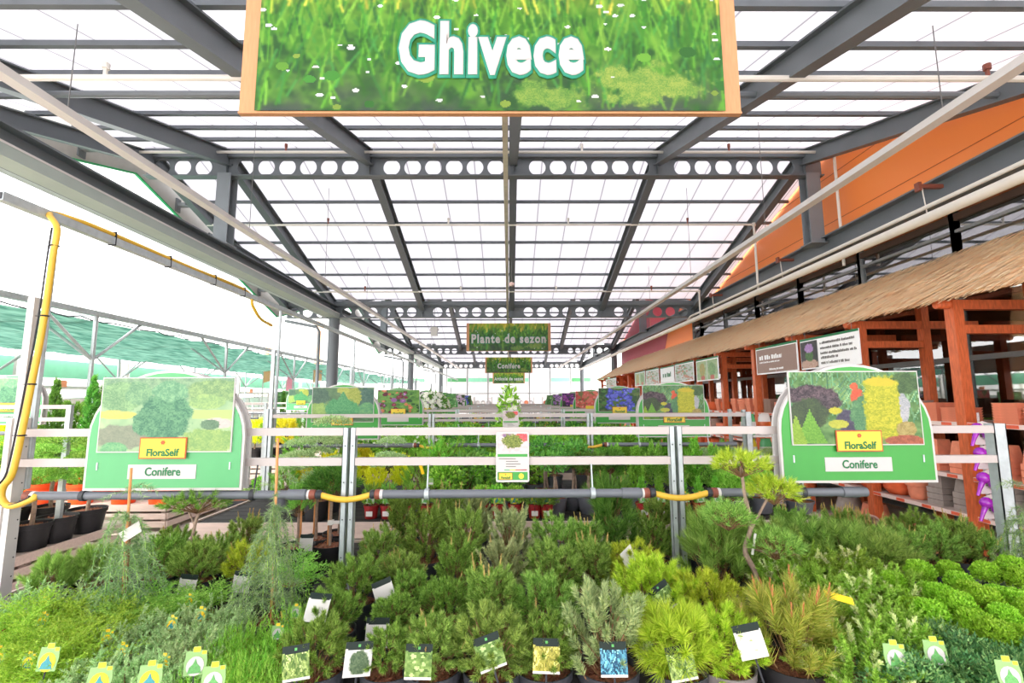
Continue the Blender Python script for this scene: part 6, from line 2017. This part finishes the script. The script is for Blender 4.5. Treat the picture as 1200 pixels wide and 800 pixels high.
LP += [(px, 7.05, fo, POT_O, .175, .28, tr, sc, 'conifer in an orange pot') for px, fo, tr, sc in ((5, 'bush', 0, .9), (47, 'bush', 0, .9), (97, 'bush', 0, .95), (147, 'cols', 0, .7), (190, 'cols', 0, .75), (227, 'bush', 0, .7))]
LP += [(55, 7.9, 'colm', POT_O, .2, .3, .15, 1.05, 'tall slim column conifer'), (100, 8.1, 'colm', POT_O, .2, .3, .15, 1.1, 'tall slim column conifer'), (114, 8.4, 'cols', POT_O, .2, .3, .4, 1.2, 'tall slim column conifer'), (30, 8.0, 'bush', POT_O, .2, .3, .2, 1.3, 'broad green conifer at the rear'), (82, 8.7, 'bush', POT_O, .2, .3, .3, 1.4, 'broad green conifer at the rear'),
       (126, 7.7, 'bush', POT_O, .2, .3, .3, 1.2, 'broad green conifer at the rear'), (10, 7.4, 'bushy', POT_O, .2, .3, .2, 1.2, 'broad green conifer at the rear')]
LP += [(px, 11.8, 'bush' if i % 2 else 'bushy', POT_K, .2, .3, .15, 1.1, 'conifer on the third low table') for i, px in enumerate((262, 280, 298, 316, 334))]
LP += [(px, 16.3, 'bush' if i % 2 else 'colm', POT_K, .2, .3, .2, 1.0, 'conifer on the farthest low table') for i, px in enumerate((330, 345, 360, 374, 386))]
cn = {}
for px, Y, fo, pm0, r, h, tr, sc, d in sorted(LP, key=lambda q: xAt(q[0], q[1], .8)):
    i = cn.get(d, 0); cn[d] = i + 1
    x = min(xAt(px, Y, ZL + .3), (-4.48 if Y < 6.2 else -4.66) - r - .01)
    lab = f'{ordn(i)} {d} on the left side, from the left'
    if tr: standard(lab, x, Y, ZL + .002, tr, fo, sc, pm0, r, h, .02, d + ' group', 1, 'potted_conifer', -.05)
    else: potted('potted_conifer', lab, 'plant', x, Y, ZL + .002, B[fo], pm0, r, h, None, 1.0, d + ' group', 0, sc)
# pots standing on the aisle edge before the second table
for i, (px, Y) in enumerate(((285, 6.9), (308, 7.1))):
    t = potted('potted_shrub', f'{("nearer", "farther")[i]} squat grey pot with a low shrub on white slab by the left aisle', 'plant', xAt(px, Y, .35), Y, .152, B['green'], POT_D, .21, .27, None, 1.0, None, 0, .01 if i == 0 else .9)
    if i == 0: 
        o = part('plant_card', TAGM['green'], t, tuple(Matrix.Rotation(-t.rotation_euler.z, 3, 'Z') @ Vector((.05, -.05, .31))), (R(-10), 0, -t.rotation_euler.z), (1.7, 1, 1.4))
tag(MB().b2((-.42, -.35, 0), (.35, .35, .15)).build('white_plinth', WHITE_M, None, False, (xAt(292, 7.0, .1), 7.0, 0)), 'low white plinth under the squat grey pots at the left aisle', 'plinth')

# left fence carrying signs
def left_fence(y, x0, x1, lab):
    t = thing('rail_frame', lab, 'frame', (0, y, 0), 0, 'rail frames over the left tables')
    for x in (x0, (x0 + x1) / 2, x1):
        MB().b2((x - .025, -.02, .05), (x + .025, .02, 1.72)).build('post', GALV, t)
    for z in (1.70, 1.57): MB().b2((x0, -.017, z - .02), (x1, .017, z + .02)).build('rail', RAIL_M, t)
    MB().tube([(x0, -.05, 1.43), (x1 - .1, -.05, 1.43)], .022, 10).build('grey_pipe', PIPE_G, t, True)


left_fence(5.15, -9.0, -4.63, 'galvanised rail frame over the low black-pot table')
left_fence(9.4, -9.4, -4.7, 'galvanised rail frame over the low orange-pot table')
left_fence(13.4, -9.4, -4.7, 'galvanised rail frame over the third low table')
table_sign('green sign of a conifer garden at the left edge of the view', atY(12, 470, 5.9).x, 5.9, 1.48, .92, 'garden', 'Conifere', SIGN_GL)
table_sign('small distant green sign over the third low table', xAt(352, 13.3, 1.7), 13.34, 1.50, .95, 'conifers', 'Conifere', SIGN_GL)
table_sign('faint distant green sign at the far left tables', xAt(334, 17.0, 1.7), 17.0, 1.5, .95, 'leafy', None, SIGN_GL, lettered=False)

# ------------------------------------------------------------------ shade net roof at the far left
def net_mat():
    m, nt, N, L, P = newmat('green_shade_net')
    P.inputs['Base Color'].default_value = (*lin((78, 168, 138)), 1); P.inputs['Roughness'].default_value = .7
    tc = N.new('ShaderNodeTexCoord'); wv = N.new('ShaderNodeTexNoise'); mp = N.new('ShaderNodeMapping')
    mp.inputs['Scale'].default_value = (3.0, .5, 1); wv.inputs['Scale'].default_value = 3.0; wv.inputs['Detail'].default_value = 3
    rp = N.new('ShaderNodeValToRGB'); rp.color_ramp.elements[0].position = .35; rp.color_ramp.elements[1].position = .65
    rp.color_ramp.elements[0].color = (*lin((52, 104, 90)), 1); rp.color_ramp.elements[1].color = (*lin((112, 158, 142)), 1)
    L.new(tc.outputs['Object'], mp.inputs['Vector']); L.new(mp.outputs['Vector'], wv.inputs['Vector']); L.new(wv.outputs['Fac'], rp.inputs['Fac'])
    tr = N.new('ShaderNodeBsdfTranslucent'); L.new(rp.outputs['Color'], tr.inputs['Color']); L.new(rp.outputs['Color'], P.inputs['Base Color'])
    ms = N.new('ShaderNodeMixShader'); ms.inputs['Fac'].default_value = .3
    L.new(P.outputs['BSDF'], ms.inputs[1]); L.new(tr.outputs['BSDF'], ms.inputs[2]); L.new(ms.outputs['Shader'], N['Material Output'].inputs['Surface'])
    return m


NET = net_mat()
sh = thing('shade_net_roof', 'green shade net stretched over a grey steel frame at the far left', 'canopy', (0, 0, 0))
w = MB()
nx, ny = 24, 90
vs = []; fs = []
for j in range(ny + 1):
    y = 3.0 + 40 * j / ny
    for i in range(nx + 1):
        x = -14.5 + 6.35 * i / nx
        vs.append((x, y, 3.36 - .07 * abs(math.sin(PI * i / 6)) - .05 * abs(math.sin(PI * j / 4.5)) + .02 * math.sin(i * 2.1 + j * 1.7)))
for j in range(ny):
    for i in range(nx):
        q = j * (nx + 1) + i; fs.append((q, q + 1, q + nx + 2, q + nx + 1))
w.add(vs, fs)
w.build('net', NET, sh, True)
w = MB().b2((-8.05, 2.9, 3.40), (-7.95, 43, 3.50))
w.build('edge_beam', GALV, sh)
MB().b2((-14.6, 2.9, 3.4), (-14.5, 43, 3.5)).build('edge_beam', GALV, sh)
hem = []
for k in range(160): hem.append((-8.12, 3.0 + 40 * k / 159, 3.37 - .05 * abs(math.sin(k * .9)) - .02 * math.sin(k * 2.3)))
MB().tube(hem, .014, 5).build('hem_cord', BLACK, sh)
for k in range(9):
    y = 4.9 + 4.35 * k
    MB().b2((-14.5, y - .03, 3.40), (-8, y + .03, 3.46)).build('cross_beam', GALV, sh)
    for x in (-8.0, -14.5):
        MB().tube([(x, y, 0), (x, y, 3.42)], .04, 8).tube([(x, y, 2.55), (x, y - 1.15, 3.42)], .028, 6).tube([(x, y, 2.55), (x, y + 1.15, 3.42)], .028, 6).tube([(x, y, 2.55), (x + (-1.2 if x > -10 else 1.2), y, 3.40)], .028, 6).build('braced_post', GALV, sh, True)

# bright storage racks behind the net
PALE = [M_('pale_pack_' + str(i), c, .5, 0, .06, 4) for i, c in enumerate(((252, 250, 248), (250, 228, 226), (226, 244, 234), (255, 250, 240), (244, 244, 246)))]
OBOX = M_('orange_box', (244, 150, 110), .5, 0, .05); GBAN = M_('mint_banner', (150, 226, 190), .5, 0, .05, 3)
for k in range(9):
    y = 3.2 + 4.0 * k
    t = thing('storage_rack', f'{ordn(k)} white storage rack from the front beyond the shade net', 'rack', (-16.2, y, 0), 0, 'white storage racks beyond the net')
    for yy in (0, 3.6):
        for x in (0, 1.0): MB().b2((x - .07, yy - .07, 0), (x + .07, yy + .07, 3.3)).build('upright', WHITE_M, t)
    for z in (.12, 1.2, 2.2): MB().b2((0, 0, z), (1.08, 3.6, z + .1)).build('beam', WHITE_M, t)
    MB().b2((1.08, .07, 2.55), (1.10, 3.53, 3.15)).build('mint_banner', GBAN, t)
    for lv, z in enumerate((.22, 1.3)):
        for j in range(3):
            o = MB()
            hh = .55 + .3 * rs.random()
            o.b2((-.45, -.5, 0), (.45, .5, hh * .94)).b2((-.43, -.48, hh * .94), (.43, .48, hh))
            for q in range(3): o.b2((.45, -.5, hh * (.2 + .25 * q)), (.455, .5, hh * (.2 + .25 * q) + .02))
            ob = o.build('packed_pallet', rs.choice(PALE), None, False, (-15.65, y + .7 + j * 1.12, z))
            tag(ob, f'{ordn(j)} pale wrapped pack on the {("lower", "upper")[lv]} level of the {ordn(k)} white rack', 'pack', 'pale wrapped packs on the racks')
    ob = MB().b2((-.03, -.16, -.1), (.0, .16, .1)).b2((-.02, -.12, .1), (0, .12, .12)).build('rack_sign', OBOX, None, False, (-15.08, y + 1.2 + (k % 3) * .5, 2.36)); tag(ob, f'small orange sign on the {ordn(k)} white rack', 'sign', 'orange rack signs')
S('wall_left', MB().b2((-19.2, -2, 0), (-19, 46, 3.2)), PALE[4], 'pale perimeter wall behind the storage racks', 'wall')

# feather flags beyond the left roof edge
for i, (px, y, c) in enumerate(((311, 24, M_('orange_flag', (250, 186, 140), .5)), (338, 30, M_('pink_flag', (246, 150, 176), .5)), (369, 24, M_('peach_flag', (250, 190, 150), .5)))):
    p = atY(px, 400, y)
    t = thing('feather_flag', f'{("orange", "pink", "peach")[i]} feather flag beyond the shade net', 'flag', (p.x, y, 0), 0, None)
    H = (5.9, 4.6, 5.9)[i]
    MB().tube([(0, 0, 0), (0, 0, H * .9), (.1, 0, H)], .025, 6).build('pole', WHITE_M, t)
    MB().plate([(0, H * .45), (.42, H * .47), (.46, H * .8), (.34, H * .95), (.1, H)], -.006, .006).build('cloth', c, t)

# ------------------------------------------------------------------ far end of the hall
for i in range(14):
    x = -14 + i * 2.0
    t = thing(f'window_{i+41}', f'{ordn(i)} pale glazed bay from the left in the end wall', 'window', (x, 46.5, 0), 0, 'bays of the end wall', 'structure')
    MB().b2((.04, 0, 0), (1.96, .06, 4.9)).build('pane', PALE[4], t)
    MB().b2((-.03, -.05, 0), (.03, .05, 5.0)).b2((0, -.04, 2.4), (2, .04, 2.46)).build('window_frame', ALU, t)
    if i % 5 != 3: MB().b2((.1, -.07, 3.55), (1.9, -.05, 3.9)).build('green_strip', GBAN if i % 2 else SIGN_GL, t)
S('wall_end', MB().b2((-20, 46.6, 0), (14, 46.8, 5.2)), PALE[0], 'white end wall of the hall', 'wall')
for i in range(9):
    x = -6.4 + i * 1.55
    t = thing('display_stand', f'{ordn(i)} pale display stand from the left before the end wall', 'stand', (x, 33.0 + (i % 3) * 2.2, 0), 0, 'display stands at the far end')
    for sx in (-.6, .6): MB().b2((sx - .03, -.3, 0), (sx + .03, .3, 2.0)).build('upright', WHITE_M, t)
    for z in (.4, .9, 1.4, 1.9): MB().b2((-.6, -.3, z - .03), (.6, .3, z)).build('shelf', WHITE_M, t)
    for lv, z in enumerate((.4, .9, 1.4)):
        for j in range(3):
            o = MB().lathe([(.13, 0), (.16, .03), (.17, .26), (.12, .32), (.05, .36)], 10).build('packet', rs.choice(PALE + [OBOX, OBOX, STEEL_L]), None, True, (x - .38 + j * .38, 33.0 + (i % 3) * 2.2, z + .001))
            tag(o, f'{ordn(j)} packet on the {("low", "middle", "upper")[lv]} shelf of the {ordn(i)} far display stand', 'packet', 'packets on the far display stands')
# ------------------------------------------------------------------ light: bright hazy daylight
W = bpy.data.worlds.new('world'); SC.world = W; W.use_nodes = True
bg = W.node_tree.nodes['Background']; bg.inputs['Color'].default_value = (1.0, .99, .985, 1); bg.inputs['Strength'].default_value = 1.55
sd = bpy.data.lights.new('sun', 'SUN'); sd.energy = 4.2; sd.angle = R(25); sd.color = (1, .97, .92)
so = bpy.data.objects.new('sun', sd); COL.objects.link(so); so.rotation_euler = (R(38), R(-24), 0)
SC.view_settings.view_transform = 'Standard'; SC.view_settings.look = 'None'
SC.view_settings.exposure = 1.6; SC.view_settings.gamma = 1.0
SC.view_settings.use_curve_mapping = False
SC.cycles.max_bounces = 10; SC.cycles.diffuse_bounces = 5; SC.cycles.glossy_bounces = 3; SC.cycles.transmission_bounces = 6; SC.cycles.transparent_max_bounces = 12
SC.cycles.use_denoising = True
SC.cycles.caustics_reflective = False; SC.cycles.caustics_refractive = False
SC.cycles.sample_clamp_indirect = 6
